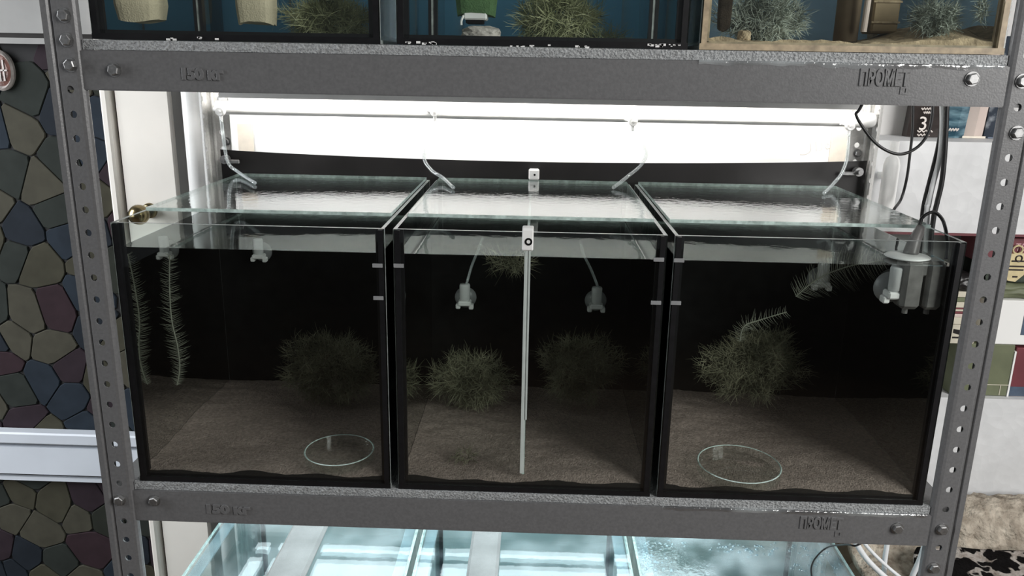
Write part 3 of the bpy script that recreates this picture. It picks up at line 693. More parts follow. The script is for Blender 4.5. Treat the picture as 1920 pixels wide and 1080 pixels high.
def moss(px, py, Y, wpx, hpx, n, label, mat='moss_dark', group=None, ln=0.016, wd=0.00042, floor=None, ry=0.03, fuzz=1.0):
    c = atY(px, py, Y); s = (Y-CAM.y)/FPX/0.96
    return solo('moss_clump', moss_mesh(c.x, Y, c.z, wpx/2*s, ry, hpx/2*s, n, ln, wd, int(px+py), floor, fuzz), M[mat], label, 'moss', group)
moss(620, 695, 0.20, 205, 165, 6760, 'wide dark moss clump in the aquarium beside the mosaic wall', floor=0.078)
moss(880, 715, 0.20, 170, 130, 5720, 'dark moss clump beside the divider, on the side of the fern aquarium', floor=0.078)
moss(1090, 690, 0.20, 175, 150, 5980, 'dark moss clump beside the divider, on the side of the filter aquarium', floor=0.078)
moss(1415, 680, 0.20, 210, 165, 7020, 'large dark moss clump below the water fern near the grey filter', floor=0.078)
moss(872, 855, 0.045, 62, 40, 160, 'tiny brownish moss tuft on the sand of the divided aquarium', floor=0.076, ry=0.012, ln=0.010, mat='moss_dark')
moss(955, 492, 0.15, 95, 45, 420, 'small green moss tuft floating at the water surface beside the divider', mat='moss_dark', ry=0.02)
def fern(pts, leaf, n, label, r=0.0007, mat='fern', droop=0.35, seed=3):
    rnd = random.Random(seed); pts = [Vector(p) for p in pts]
    mb = MB().tube(pts, r, 6, 0, 8); stem = [(sum((mb.v[i*6+j] for j in range(6)), Vector()))/6 for i in range(len(mb.v)//6)]
    N = len(stem)-1
    lf = MB()
    for q in range(n):
        t = (q+0.5)/n*N; i = min(int(t), N-1); p = stem[i].lerp(stem[i+1], t-i); tan = (stem[i+1]-stem[i]).normalized()
        side = tan.cross(Vector((0, 1, 0))).normalized()
        taper = math.sin(math.pi*min(0.98, 0.12+0.8*(q/n)))**0.6
        for sg in (-1, 1):
            d0 = (side*sg+tan*rnd.uniform(-0.5, -0.1)+Vector((0, rnd.gauss(0, .35), 0))).normalized(); L = leaf*taper*rnd.uniform(0.7, 1.2)
            q0 = p; k = len(lf.v); wv = d0.cross(Vector((0, 1, 0))).normalized()
            for j in range(4):
                w_ = 0.0003*(1-j/3.4); lf.v += [q0-wv*w_, q0+wv*w_]; q0 = q0+(d0-tan*droop*j/3+Vector((0, 0, -0.05*j)))*(L/3)
            for j in range(3): lf.f.append((k+2*j, k+2*j+1, k+2*j+3, k+2*j+2)); lf.mi.append(0)
    base = min(pts, key=lambda p: p.z)
    t = thing('water_fern', tuple(base), label, 'plant')
    part('stem', mb, M[mat], t); part('leaflets', lf, M[mat], t, kind='stuff')
    return t
fern([atY(318, 478, 0.075), atY(318, 540, 0.075), atY(322, 600, 0.075), atY(333, 650, 0.075), atY(337, 690, 0.075), atY(332, 722, 0.075)], 0.014, 105, 'feathery stem hanging down in the aquarium beside the mosaic wall')
fern([atY(1655, 488, 0.10), atY(1590, 500, 0.10), atY(1535, 522, 0.10), atY(1492, 556, 0.10)], 0.028, 60, 'arching feathery stem at the water surface near the grey filter', seed=5)
fern([atY(1475, 585, 0.10), atY(1425, 600, 0.10), atY(1395, 612, 0.10), atY(1387, 640, 0.10)], 0.014, 34, 'short drooping feathery stem above the large moss clump', seed=6)

# ------------------------------------------------------------------ fittings inside the middle aquariums
def fitting(px, py, Y, label, s=1.0, tube_to=None, tilt=0.0):
    c = atY(px, py, Y)
    t = thing('air_fitting', tuple(c), label, 'fitting')
    cup = MB().lathe([(0.0, 0.004), (0.008*s, 0.004), (0.0155*s, 0.010), (0.0155*s, 0.011), (0.0, 0.009)], (c.x, c.y, c.z-0.004*s), 'y', 24)
    part('suction_cup', cup, M['cup'], t, 'translucent suction cup', smooth=True, fix=True)
    b = MB().lathe([(0.0, 0.014*s), (0.0068*s, 0.0138*s), (0.0074*s, 0.012*s), (0.0072*s, -0.008*s), (0.0060*s, -0.010*s)], (c.x, c.y-0.005*s, c.z+0.006*s), 'z', 20)
    part('body', b, M['fitting'], t, smooth=True, fix=True)
    f = MB().bbox(c.x-0.009*s, c.x+0.009*s, c.y-0.013*s, c.y+0.003*s, c.z-0.011*s, c.z-0.004*s, 0.0015*s)
    f.bbox(c.x-0.0125*s, c.x-0.006*s, c.y-0.010*s, c.y, c.z-0.016*s, c.z-0.009*s, 0.0012*s); f.bbox(c.x+0.006*s, c.x+0.0125*s, c.y-0.010*s, c.y, c.z-0.0165*s, c.z-0.009*s, 0.0012*s)
    part('clamp', f, M['white'], t)
    if tube_to:
        a = Vector((c.x+0.002*s, c.y-0.005*s, c.z+0.018*s))
        pts = [a]+[atY(x, y, yy) for x, y, yy in tube_to]
        part('air_hose', MB().tube(pts, 0.0019, 8, 0, 6), M['tube'], t, 'clear hose rising from the fitting', smooth=True)
    return t
fitting(872, 556, 0.262, 'white air fitting with suction cup in the half beside the floating moss', 1.0, [(884, 500, 0.262), (896, 470, 0.262), (905, 446, 0.28)])
fitting(1118, 562, 0.262, 'white air fitting with suction cup in the half above the mossy sand', 1.0, [(1108, 505, 0.262), (1094, 476, 0.262), (1088, 452, 0.28)])
fitting(1540, 520, 0.262, 'white air fitting partly hidden by the arching feathery stem', 1.05)
fitting(1676, 535, 0.040, 'white air fitting with suction cup beside the grey internal filter', 1.15)
fitting(487, 470, 0.262, 'white air fitting just under the surface beside the hanging stem', 0.9)
# internal filter, right corner
a = atY(1700, 500, 0.020); b = atY(1778, 590, 0.020); wx = min(b.x, 0.4475)-a.x; zt_, zb_ = a.z, b.z
ft = thing('internal_filter', ((a.x+b.x)/2, 0.03, zb_), 'grey translucent internal filter with two chambers at the water surface', 'filter')
for u0, u1, m_ in ((0.0, 0.48, 'cup'), (0.55, 1.0, 'fitting')):
    x0, x1 = a.x+wx*u0, a.x+wx*u1; mb = MB().bbox(x0, x1, 0.020, 0.048, zb_+0.004, zt_+0.006, 0.004)
    mb.cyl(((x0+x1)/2, 0.032, zb_+0.006), ((x0+x1)/2, 0.032, zb_-0.003), 0.003, 10)
    part('chamber', mb, M['filter_grey'], ft)
part('bridge', MB().bbox(a.x+wx*0.3, a.x+wx*0.8, 0.024, 0.044, zt_-0.012, zt_+0.0045, 0.002), M['filter_grey'], ft)
mb = MB(); n = 22
c = atY(1705, 455, 0.042)
part('float_disc', MB().lathe([(0.0, 0.003), (0.014, 0.003), (0.022, 0.0015), (0.024, 0.0), (0.018, -0.002), (0.0, -0.002)], (c.x, 0.042, WL+0.003), 'z', 28), M['white'], ft, 'white disc floating at the surface', smooth=True, fix=True)
h = MB().tube([(c.x+0.004, 0.044, WL+0.004), (c.x+0.008, 0.048, WL+0.018), (c.x+0.016, 0.055, WL+0.034)], 0.008, 10, 0, 4, radii=[0.0085, 0.007, 0.0045])
part('head', h, M['filter_grey'], ft, 'grey pump head', smooth=True)
# petri dishes
for px0, px1, py, lab in ((572, 702, 858, 'small round glass feeding dish on the sand near the fern stem'), (1308, 1460, 884, 'round glass feeding dish on the sand near the grey filter')):
    c = atZ((px0+px1)/2, py, 0.078); r = (atZ(px1, py, 0.078)-atZ(px0, py, 0.078)).x/2
    t = thing('feeding_dish', (c.x, c.y, 0.077), lab, 'dish')
    part('dish_wall', MB().lathe([(r-0.0018, 0.002), (r-0.0016, 0.011), (r, 0.011), (r, 0.0), (r-0.003, 0.0)], (c.x, c.y, 0.0775), 'z', 40), M['glass'], t, smooth=False)
    part('dish_rim', MB().lathe([(r-0.0018, 0.0112), (r-0.0009, 0.0119), (r+0.0001, 0.0112), (r-0.0009, 0.0108), (r-0.0018, 0.0112)], (c.x, c.y, 0.0775), 'z', 40), M['edge'], t, 'bright ground rim')
    part('dish_base', MB().lathe([(0.0, 0.0014), (r-0.001, 0.0014)], (c.x, c.y, 0.0775), 'z', 40), M['glass'], t)
# air hoses from the taps
LT = MZ1+0.0044
def hose(pts, label, r=0.0026): solo('air_hose', MB().tube(pts, r, 8, 0, 7), M['tube'], label, 'hose', smooth=True)
t0, t1, t2, t3 = taps
down = lambda t, e: [(t.x, PY-0.017, t.z-0.012)]
hose(down(t1, 0)+[atY(795, 290, 0.360), atY(808, 318, 0.350), atY(830, 333, 0.330), atZ(850, 352, LT+0.003)], 'clear air hose from the tap above the fern aquarium seam')
hose(down(t2, 0)+[atY(1211, 282, 0.360), atY(1203, 308, 0.350), atY(1178, 330, 0.335), atZ(1150, 352, LT+0.003)], 'clear air hose from the tap above the filter aquarium seam')
hose(down(t3, 0)+[atY(1588, 296, 0.355), atY(1578, 325, 0.35), atY(1562, 345, 0.34), atZ(1545, 362, LT+0.003)], 'clear air hose hanging beside the pencil writing')
hose(down(t0, 0)+[atY(426, 300, 0.362), atY(446, 322, 0.355), atZ(478, 343, LT+0.003)], 'clear air hose hanging beside the rear post near the door')

# ------------------------------------------------------------------ upper aquariums (blue backs)
UZ0, UZ1 = Z1T+0.0106, 0.87
UX = [(-0.4535, -0.1590), (-0.1425, 0.1490), (0.1605, 0.4600)]
u1 = aquarium(*UX[0], UZ0, UZ1, 0.006, 0.34, 'blue-backed aquarium with two cream sponges, beside the mosaic wall', None, back='blueback', sw=0.008)
u2 = aquarium(*UX[1], UZ0, UZ1, 0.006, 0.34, 'blue-backed aquarium with a green sponge standing on a stone', None, back='blueback', sw=0.008)
u3 = aquarium(*UX[2], UZ0, UZ1, 0.006, 0.34, 'stained aquarium with tan detritus, moss and brown filter', None, seam='silicone_tan', back='paleblue', sw=0.006)
for i, (x0, x1) in enumerate(UX):
    mb, xi0, xi1, ya, yb = water_body(x0, x1, 0.006, 0.34, UZ0, 0.84, '')
    for x in (xi0, xi1): mb.add([(x, ya+.005, UZ0+GT+.004), (x, yb-.005, UZ0+GT+.004), (x, yb-.005, 0.8394), (x, ya+.005, 0.8394)], [(0, 1, 2, 3)], 1)
    solo('water', mb, [M['watertop'], M['waterside']], ['water around the cream sponges of the blue-backed aquarium', 'water around the stone and green sponge', 'water in the stained aquarium with tan detritus'][i], 'water', kind='stuff')
def inner_divider(u, px, mat='silicone'):
    x = atY(px, 60, 0.012).x
    part('divider_pane', pane(MB(), x-0.0015, x+0.0015, 0.0115, 0.333, UZ0+0.006, UZ1-0.01), [M['glass'], M['edge_dim']], u)
    part('divider_seam', MB().box(x-0.0045, x-0.0015, 0.0105, 0.018, UZ0+GT, UZ1-0.01).box(x+0.0015, x+0.0045, 0.0105, 0.018, UZ0+GT, UZ1-0.01), M[mat], u)
inner_divider(u1, 375); inner_divider(u2, 812); inner_divider(u2, 1224)
# pale crust dots along the bottom joints
def crust(u, spans, yofs=0):
    mb = MB(); rnd = random.Random(4)
    for a, b, n, py in spans:
        for q in range(n):
            px = rnd.uniform(a, b); c = atY(px, py+rnd.uniform(-2, 2), 0.0048); s = rnd.uniform(0.0006, 0.0016)
            mb.box(c.x-s*1.3, c.x+s*1.3, 0.0046, 0.0062, c.z-s*.7, c.z+s*.7)
    part('lime_crust', mb, M['white'], u, 'white lime specks along the bottom joint', kind='stuff')
crust(u1, [(365, 410, 5, 72), (290, 330, 3, 73)]); crust(u2, [(752, 820, 14, 81), (955, 1030, 8, 86), (1080, 1110, 4, 88), (1215, 1275, 18, 85)])
def sponge(px0, px1, py, Y, label, mat, group=None, h=0.16, tube=True):
    a = atY(px0, py, Y); b = atY(px1, py, Y)
    t = thing('sponge_filter', ((a.x+b.x)/2, Y, a.z), label, 'sponge filter', group)
    mb = MB(); x0, x1, z0 = a.x, b.x, a.z; n = 10; vs = []; D = (x1-x0)*0.9; rnd = random.Random(int(px0))
    # rounded block with slightly ragged outline
    R_ = 14
    for i in range(n+1):
        z = z0+h*i/n; k = 1-0.10*(1 if i in (0, n) else 0)+0.02*rnd.uniform(-1, 1)
        for j in range(R_*2):
            an = 2*math.pi*j/(R_*2); ca, sa = math.cos(an), math.sin(an)
            sq = (abs(ca)**4+abs(sa)**4)**-0.25
            vs.append(((x0+x1)/2+ca*sq*(x1-x0)/2*k, Y+D/2+sa*sq*D/2*k, z+0.002*math.sin(j*.5+px0)*(1 if i == 0 else 0)))
    m_ = R_*2
    fs = [(i*m_+j, i*m_+(j+1) % m_, (i+1)*m_+(j+1) % m_, (i+1)*m_+j) for i in range(n) for j in range(m_)]
    fs += [tuple(range(m_-1, -1, -1)), tuple(n*m_+j for j in range(m_))]
    part('sponge_block', mb.add(vs, fs), M[mat], t, smooth=False)
    if tube: part('lift_tube', MB().cyl(((x0+x1)/2, Y+D/2, z0+h-0.005), ((x0+x1)/2, Y+D/2, min(z0+h+0.08, UZ1+0.02)), 0.006, 14), M['fitting'], t)
    return t
sponge(208, 292, 37, 0.018, 'cream sponge block hanging beside the mosaic wall end of the blue aquarium', 'sponge')
sponge(437, 508, 42, 0.06, 'cream sponge block hanging next to green moss in the blue aquarium', 'sponge')
gs = sponge(852, 930, 26, 0.06, 'green sponge filter standing on a grey stone', 'sponge_green')
a = atY(873, 24, 0.065); b = atY(906, 48, 0.065)
part('foot', MB().bbox(a.x-0.002, b.x+0.004, 0.062, 0.09, a.z-0.007, a.z+0.001, 0.0015), M['white'], gs, 'white plastic foot ring')
part('weight', MB().bbox(a.x, b.x, 0.066, 0.088, b.z+0.002, a.z-0.006, 0.001), M['matblack'], gs, 'black weight under the foot')
part('airline', MB().tube([(a.x-0.002, 0.062, a.z-0.003), (a.x-0.004, 0.06, b.z+0.004), (a.x-0.004, 0.06, b.z)], 0.0012, 6), M['white'], gs)
def rock(x0, x1, Y, z0, z1, dy, label, seed, mat='stone'):
    import bmesh
    bm = bmesh.new(); bmesh.ops.create_icosphere(bm, subdivisions=4, radius=1); mb = MB()
    for v in bm.verts:
        n = v.co.normalized(); q = (abs(n.x)**3+abs(n.y)**3+abs(n.z)**3)**(-1/3)
        k = q*(0.92+0.16*noise.noise(n*1.7+Vector((seed, 0, 0)))+0.08*noise.noise(n*4.5)+0.05*abs(noise.noise(n*9)))
        p = n*k; mb.v.append(Vector(((x0+x1)/2+p.x*(x1-x0)/2, Y+p.y*dy/2, max(z0, (z0+z1)/2+p.z*(z1-z0)/2))))
    for f in bm.faces: mb.f.append(tuple(v.index for v in f.verts)); mb.mi.append(0)
    bm.free()
    solo('rock', mb, M[mat], label, 'rock')
a = atY(859, 86, 0.062); b = atY(941, 48, 0.062)
UB = UZ0+GT+0.0003
rock(a.x, b.x, 0.075, UB, b.z, 0.045, 'grey rough stone under the green sponge filter', 3)
a = atY(843, 84, 0.07); b = atY(858, 66, 0.07)
rock(a.x, b.x, 0.07, UB, b.z, 0.012, 'small dark pebble beside the grey stone', 9, 'brownplastic')
moss(622, 42, 0.10, 165, 95, 5280, 'olive moss clump in the blue aquarium with cream sponges', 'moss', ln=0.018, floor=UB, ry=0.035)
moss(1050, 40, 0.10, 165, 110, 5720, 'bushy green moss clump in the blue aquarium with the stone', 'moss', ln=0.018, floor=UB, ry=0.035)
moss(1135, 74, 0.10, 90, 28, 420, 'low green moss fringe spreading beside the bushy clump', 'moss', ln=0.016, floor=UB, ry=0.02)
# stained aquarium contents
mb = MB(); x0, x1 = UX[2][0]+GT+.0006, UX[2][1]-GT-.0006; nx = 80; ny = 16; vs = []
for b_ in range(ny+1):
    for a_ in range(nx+1):
        x = x0+(x1-x0)*a_/nx; y = 0.0106+(0.335-0.0106)*b_/ny
        h = UB+0.006+0.004*noise.noise(Vector((x*30, y*20, 1)))+0.0015*noise.noise(Vector((x*140, y*60, 1)))
        h += 0.022*math.exp(-((x-0.42)/0.05)**2-((y-0.09)/0.06)**2)
        vs.append((x, y, h))
mb.add(vs, [(b_*(nx+1)+a_, b_*(nx+1)+a_+1, (b_+1)*(nx+1)+a_+1, (b_+1)*(nx+1)+a_) for b_ in range(ny) for a_ in range(nx)])
fr = [(v[0], v[1]-.0001, v[2]) for v in vs[:nx+1]]; lo = [(v[0], v[1]-.0001, UB) for v in vs[:nx+1]]
mb.add(fr+lo, [(a_, nx+1+a_, nx+2+a_, a_+1) for a_ in range(nx)])
solo('detritus_sand', mb, M['mulm'], 'tan detritus and sand piled in the stained aquarium', 'sand', kind='stuff', smooth=True)
sponge(1346, 1371, 55, 0.05, 'dark narrow sponge at the black joint end of the stained aquarium', 'sponge_dark', tube=False)
a = atY(1574, 78, 0.07); b = atY(1624, 40, 0.07)
t = thing('hang_filter', ((a.x+b.x)/2, 0.08, UB+0.008), 'brown stained filter column with a tan box in the stained aquarium', 'filter')
part('column', MB().cyl(((a.x+b.x)/2, 0.09, UB+0.008), ((a.x+b.x)/2, 0.09, 0.80), (b.x-a.x)/2, 20), M['brownplastic'], t, smooth=True)
c = atY(1619, 60, 0.066)
part('pale_tube', MB().cyl((c.x, 0.066, c.z), (c.x+0.004, 0.066, 0.80), 0.0032, 12), M['pinkbeige'], t, 'pale narrow tube')
c0 = atY(1632, 62, 0.08); c1 = atY(1688, 20, 0.08)
part('tan_box', MB().bbox(c0.x, c1.x, 0.08, 0.11, c0.z, 0.80, 0.002), M['tanplastic'], t, 'tan stained box')
for zq in (atY(1660, 42, 0.08).z, atY(1660, 3, 0.08).z): part('box_ledge', MB().box(c0.x-.0008, c1.x+.0008, 0.0785, 0.08, zq-.001, zq+.001), M['mulm'], t)
moss(1430, 38, 0.09, 165, 100, 5060, 'grey green moss clump beside the dark narrow sponge', 'moss_grey', ln=0.014, floor=UB+0.004, ry=0.03)
moss(1752, 36, 0.035, 90, 70, 2200, 'tangled moss clump over the mound of detritus', 'moss_grey', ln=0.011, floor=UB+0.004, ry=0.018)
moss(1842, 18, 0.018, 22, 50, 300, 'narrow pale moss tuft near the post end of the stained aquarium', 'moss_grey', ln=0.008, floor=UB+0.004, ry=0.004)
a = atY(1382, 78, 0.05); b = atY(1408, 56, 0.05)
rock(a.x, b.x, 0.05, UB+0.003, b.z, 0.02, 'tan rounded pebble under the grey green moss', 5, 'mulm')

# ------------------------------------------------------------------ lower aquariums
LZ0, LZ1 = Z3T+0.0004, -0.1275
LX = [(-0.4600, -0.1605), (-0.1530, 0.1475), (0.1560, 0.4520)]
ll = ['cool-lit aquarium on the bottom shelf beside the mosaic wall', 'cool-lit aquarium on the bottom shelf between its two neighbours', 'cool-lit aquarium on the bottom shelf beside the white cables']
M['lowwater'] = glassmat('lit_water_surface', tint=(0.72, 0.86, 0.90), f0=0.03, rough=0.05, bump=0.4, bscale=60)
M['lowsand'] = paint('pale_blue_grey_sand', (0.14, 0.17, 0.185), 0.9, 0, 0.3, 60)
M['frost'] = paint('frosted_glass_strip', (0.22, 0.28, 0.30), 0.4, 0, 0.15, 60)
for i, (x0, x1) in enumerate(LX):
    t = aquarium(x0, x1, LZ0, LZ1, 0.006, 0.385, ll[i], edge='edge', seam='silicone')
    # glass support strips glued along the rim
    for xa in (x0+GT+.0006, x1-GT-0.0166): part('rim_strip', MB().bbox(xa, xa+0.016, 0.03, 0.36, LZ1-0.008, LZ1-0.004, 0.0008), M['frost'], t, 'frosted glass strip along the rim')
    mb, xi0, xi1, ya, yb = water_body(x0, x1, 0.006, 0.385, LZ0, LZ1-0.03, '')
    solo('water', mb, M['lowwater'], ['lit water in the bottom aquarium beside the mosaic wall', 'lit water in the bottom aquarium between its neighbours', 'lit water in the bottom aquarium beside the cables'][i], 'water', kind='stuff')
    mb = MB().box(x0+GT+.0006, x1-GT-.0006, 0.0108, 0.3802, LZ0+GT+.0003, LZ0+GT+0.03)
    solo('sand_bed', mb, M['lowsand'], ['pale sand in the bottom aquarium beside the mosaic wall', 'pale sand in the bottom aquarium between its neighbours', 'pale sand in the bottom aquarium beside the cables'][i], 'sand', kind='stuff')
    lid = solo('glass_lid', pane(MB(), x0+0.003, x1-0.003, 0.012, 0.382, LZ1+0.0004, LZ1+0.0044), [M['lowlid_drops'] if i == 2 else M['lowlid'], M['edge']],
        ['fogged glass lid with rim strip beside the mosaic wall on the bottom shelf', 'fogged glass lid mirroring the lamps between two bottom lids', 'fogged glass lid beaded with large drops, under the thin black wire'][i], 'lid', 'fogged lids of the bottom aquariums')
    if i == 2:
        mb = MB(); rnd = random.Random(12)
        spots = [(1200+rnd.uniform(0, 60), 1045+rnd.uniform(-22, 26)) for _ in range(55)]+[(1330+rnd.uniform(0, 130), 1018+rnd.uniform(0, 18)+0.12*0) for _ in range(55)]+[(1395+rnd.uniform(0, 60), 1035+rnd.uniform(0, 15)) for _ in range(14)]+[(1480+rnd.uniform(0, 100), 1020+rnd.uniform(0, 55)) for _ in range(60)]+[(1195+rnd.uniform(0, 90), 1012+rnd.uniform(0, 18)) for _ in range(25)]
        for px, py in spots:
            c = atZ(px, py, LZ1+0.0044)
            if not (x0+0.008 < c.x < x1-0.008 and 0.02 < c.y < 0.37): continue
            r = rnd.uniform(0.0010, 0.0034)
            mb.lathe([(r, 0.0), (r*0.92, r*0.25), (r*0.65, r*0.48), (r*0.3, r*0.58), (0.0, r*0.6)], (c.x, c.y, LZ1+0.0044), 'z', 10)
        M['drop'] = glassmat('water_drop', tint=(0.85, 0.93, 0.96), f0=0.10, rough=0.02)
        o = part('water_drops', mb, M['drop'], lid, 'round water drops on the lid', smooth=True, kind='stuff')
# foam pads lying on two of the bottom lids
for px0, px1, lab in ((522, 592, 'pale grey foam pad lying on the fogged lid beside the mosaic wall'), (880, 937, 'pale grey foam pad lying on the lid mirroring the lamps')):
    zt2 = LZ1+0.0046; c0 = atZ(px0, 1045, zt2); c1 = atZ(px1, 1045, zt2); x0, x1 = c0.x, c1.x
    solo('foam_pad', MB().bbox(x0, x1, 0.06, 0.24, zt2, zt2+0.010, 0.004), M['sponge_pale'], lab, 'pad')

# ------------------------------------------------------------------ assumed lamps under the shelves, unseen
zl = 0.013; zi = 2*(LZ1+0.0044)-zl          # mirror image of the lamp plane in the lids
ybar0 = atZ(700, 1052, zi).y; ybar1 = atZ(700, 1034, zi).y
xs = [-0.47, atZ(505, 1040, zi).x, atZ(823, 1040, zi).x, atZ(1142, 1040, zi).x, 0.47]
t = thing('assumed_led_lamp', (0, 0.2, zl), 'assumed unseen cool LED lamp under the middle shelf, glowing fields laid out for the lid reflections', 'lamp')  # unseen, guessed lamp; fields shaped so the lids mirror bright panes
part('frame', MB().box(-0.475, 0.47, 0.02, 0.376, zl+0.004, Z2T-0.0185), M['navy'], t, 'dark frame of the lamp')
for r_, (ya, yb) in enumerate(((0.022, ybar0), (ybar1, 0.372))):
    for i in range(4):
        x0, x1 = xs[i]+0.009, xs[i+1]-0.009
        if i == 3: x1 = 0.30 if r_ == 0 else 0.26
        part('diffuser', MB().box(x0, x1, ya, yb, zl, zl+0.0042), M['assumed_led_cool'], t, 'glowing diffuser')
t = thing('board_fill_batten', (0, 0.33, Z1B+0.002), 'unseen LED batten added under the upper shelf to brighten the white board', 'lamp')  # unseen light added to blow out the board behind the rack
yb_, zb2 = 0.345, 0.500
part('housing', MB().box(-0.455, 0.455, yb_-0.012, yb_, zb2-0.012, Z1T-0.0185), M['white'], t)
part('diffuser', MB().box(-0.45, 0.45, yb_, yb_+0.003, zb2-0.010, zb2+0.024), M['board_fill'], t, 'glowing diffuser')

# ------------------------------------------------------------------ right side: cabinet with niche
CY = 0.50
zc_top = atY(1790, 266, CY).z; zn1 = atY(1870, 442, CY).z; zn0 = atY(1870, 748, CY).z; zc0 = FLOOR+0.001
cx0, cx1 = 0.535, 1.35
cab = thing('wallpapered_cabinet', ((cx0+cx1)/2, CY+0.06, FLOOR), 'white wallpapered cabinet with an open niche beside the rack', 'cabinet')
part('upper_front', MB().box(cx0, cx1, CY, WY-0.001, zn1, zc_top), M['wallpaper'], cab)
part('lower_front', MB().box(cx0, cx1, CY, WY-0.001, zc0, zn0), M['wallpaper'], cab)
part('niche_back', MB().box(cx0, cx1, WY-0.012, WY-0.001, zn0, zn1), M['greywhite'], cab)
part('end_panel', MB().box(cx0, cx0+0.012, CY+0.001, WY-0.012, zn0, zn1), M['wallpaper'], cab)
part('end_panel', MB().box(cx1-0.012, cx1, CY+0.001, WY-0.012, zn0, zn1), M['wallpaper'], cab)
e = atY(1870, 446, CY-0.001)
part('edge_strip', MB().box(cx0, cx1, CY-0.002, CY, zn1-0.001, zn1+0.003), M['maroon'], cab, 'dark red edging strip of the niche')
# packets on the cabinet top
PYK = CY+0.074
def packet(px0, px1, ztop, mat, label, name='paper_packet', dy=0.03, lean=0.012, cat='packet'):
    a = atY(px0, 262, PYK).x; b = atY(px1, 262, PYK).x; z0 = zc_top+0.0004
    t = thing(name, ((a+b)/2, PYK+dy/2, z0), label, cat)
    mb = MB(); n = 8; vs = []
    for i in range(n+1):
        u = i/n; bul = math.sin(math.pi*u)**0.5*0.004 if dy < 0.035 else 0
        for (x, y) in ((a, PYK+dy*.4), ((a+b)/2, PYK-bul+0.004), (b, PYK+dy*.4), (b, PYK+dy), (a, PYK+dy)):
            vs.append((x+lean*u, y, z0+(ztop-z0)*u))
    fs = [(i*5+j, i*5+(j+1) % 5, i*5+5+(j+1) % 5, i*5+5+j) for i in range(n) for j in range(5)]+[(4, 3, 2, 1, 0), tuple(n*5+j for j in range(5))]
    part('pouch', mb.add(vs, fs), M[mat], t, fix=True)
    return t, a, b
t, a, b = packet(1704, 1768, 0.60, 'darkprint', 'black packet with a pale figure 3 on the cabinet top', lean=0.010)
p = atY(1722, 244, PYK-0.004); part('print', text_on_front('3', 0.032, (p.x, PYK-0.0012, p.z), 1.0, 0.0004, 0.05), M['ink'], t, 'pale figure 3')
mb = MB()
for (xa, xb_, y) in ((1720, 1748, 246), (1720, 1742, 253), (1728, 1746, 204), (1732, 1744, 211)):
    pa, pb = atY(xa, y, PYK-0.001), atY(xb_, y, PYK-0.001); k = 7
    mb.tube([pa.lerp(pb, j/k)+Vector((0, 0, 0.0016*(-1)**j)) for j in range(k+1)], 0.0011, 5, 0, 2)
part('print_line', mb, M['ink'], t, 'pale wavy print')
t, a, b = packet(1770, 1812, 0.60, 'teal', 'teal blue packet with streaky print on the cabinet top', lean=0.012)
mb = MB()
for (xa, xb_, y) in ((1776, 1797, 243),):
    pa, pb = atY(xa, y, PYK-0.001), atY(xb_, y, PYK-0.001); k = 8
    mb.tube([pa.lerp(pb, j/k)+Vector((0, 0, 0.002*(-1)**j)) for j in range(k+1)], 0.0013, 5, 0, 2)
part('print_line', mb, M['ink'], t, 'pale wavy print')
t, a, b = packet(1804, 1850, 0.60, 'pinkbeige', 'plain pink beige carton on the cabinet top', 'carton', 0.042, 0.010, 'carton')
part('end_flap', MB().box(a+0.001, b-0.001, PYK+0.003, PYK+0.0036, zc_top+0.0006, zc_top+0.004), M['tape'], t)
t, a, b = packet(1853, 1893, 0.60, 'bluepattern', 'dark blue patterned carton on the cabinet top by the post', 'carton', 0.042, 0.008, 'carton')
part('edge_band', MB().box(a, b, PYK+0.002, PYK+0.0036, zc_top+0.0006, zc_top+0.003), M['navy'], t)
# white canister between rear post and cabinet
a = atY(1657, 300, 0.46); b = atY(1690, 300, 0.46); zb3 = atY(1670, 398, 0.46).z
t = thing('white_canister', ((a.x+b.x)/2, 0.455, zb3), 'white plastic canister hung beside the rear post', 'canister')
cx = (a.x+b.x)/2; r = (b.x-a.x)/2*0.9
part('body', MB().lathe([(0.0, 0.0), (r*.9, 0.0), (r, 0.004), (r, 0.075), (r*.8, 0.085), (r*.45, 0.09), (r*.45, 0.1)], (cx, 0.46, zb3), 'z', 24), M['white'], t, smooth=True)
part('cap', MB().lathe([(r*.55, 0.095), (r*.55, 0.112), (0.0, 0.113)], (cx, 0.46, zb3), 'z', 20), M['white'], t)
part('hanger', MB().box(cx-0.004, cx+0.004, 0.46+r*.9, CY, zb3+0.05, zb3+0.06), M['white'], t)
# niche contents
NY = CY+0.012
def nb(px0, px1, py0, py1, Y=NY): a = atY(px0, py1, Y); b = atY(px1, py0, Y); return a.x, b.x, a.z, b.z
x0, x1, z0, z1 = nb(1846, 2010, 447, 497)
t = thing('maroon_box', ((x0+x1)/2, NY+0.04, z0), 'flat maroon game box with pink lettering at the top of the niche', 'box')
part('box_body', MB().bbox(x0, x1, NY, NY+0.09, z0, z1-0.002, 0.001), M['maroon'], t)
p = atY(1902, 470, NY); part('print', text_on_front('ТВО', 0.017, (p.x, NY-0.0004, p.z), 0.9, 0.0003), M['pinkink'], t, 'pink letters')
c = atY(1903, 500, NY-0.006)
t = thing('gold_tag', (c.x, NY-0.005, c.z-0.02), 'cream gold shield-shaped tag hanging in front of the maroon box', 'tag')
sh = [(-.014, .022), (.02, .024), (.023, .006), (.016, -.014), (.004, -.026), (-.009, -.024), (-.017, -.010), (-.017, .010)]
vs = [(c.x+x, NY-0.0075, c.z+z) for x, z in sh]+[(c.x+x, NY-0.0035, c.z+z) for x, z in sh]; n = len(sh)
part('plate', MB().add(vs, [tuple(range(n)), tuple(range(2*n-1, n-1, -1))]+[(i, n+i, n+(i+1) % n, (i+1) % n) for i in range(n)]), M['gold'], t, fix=True)
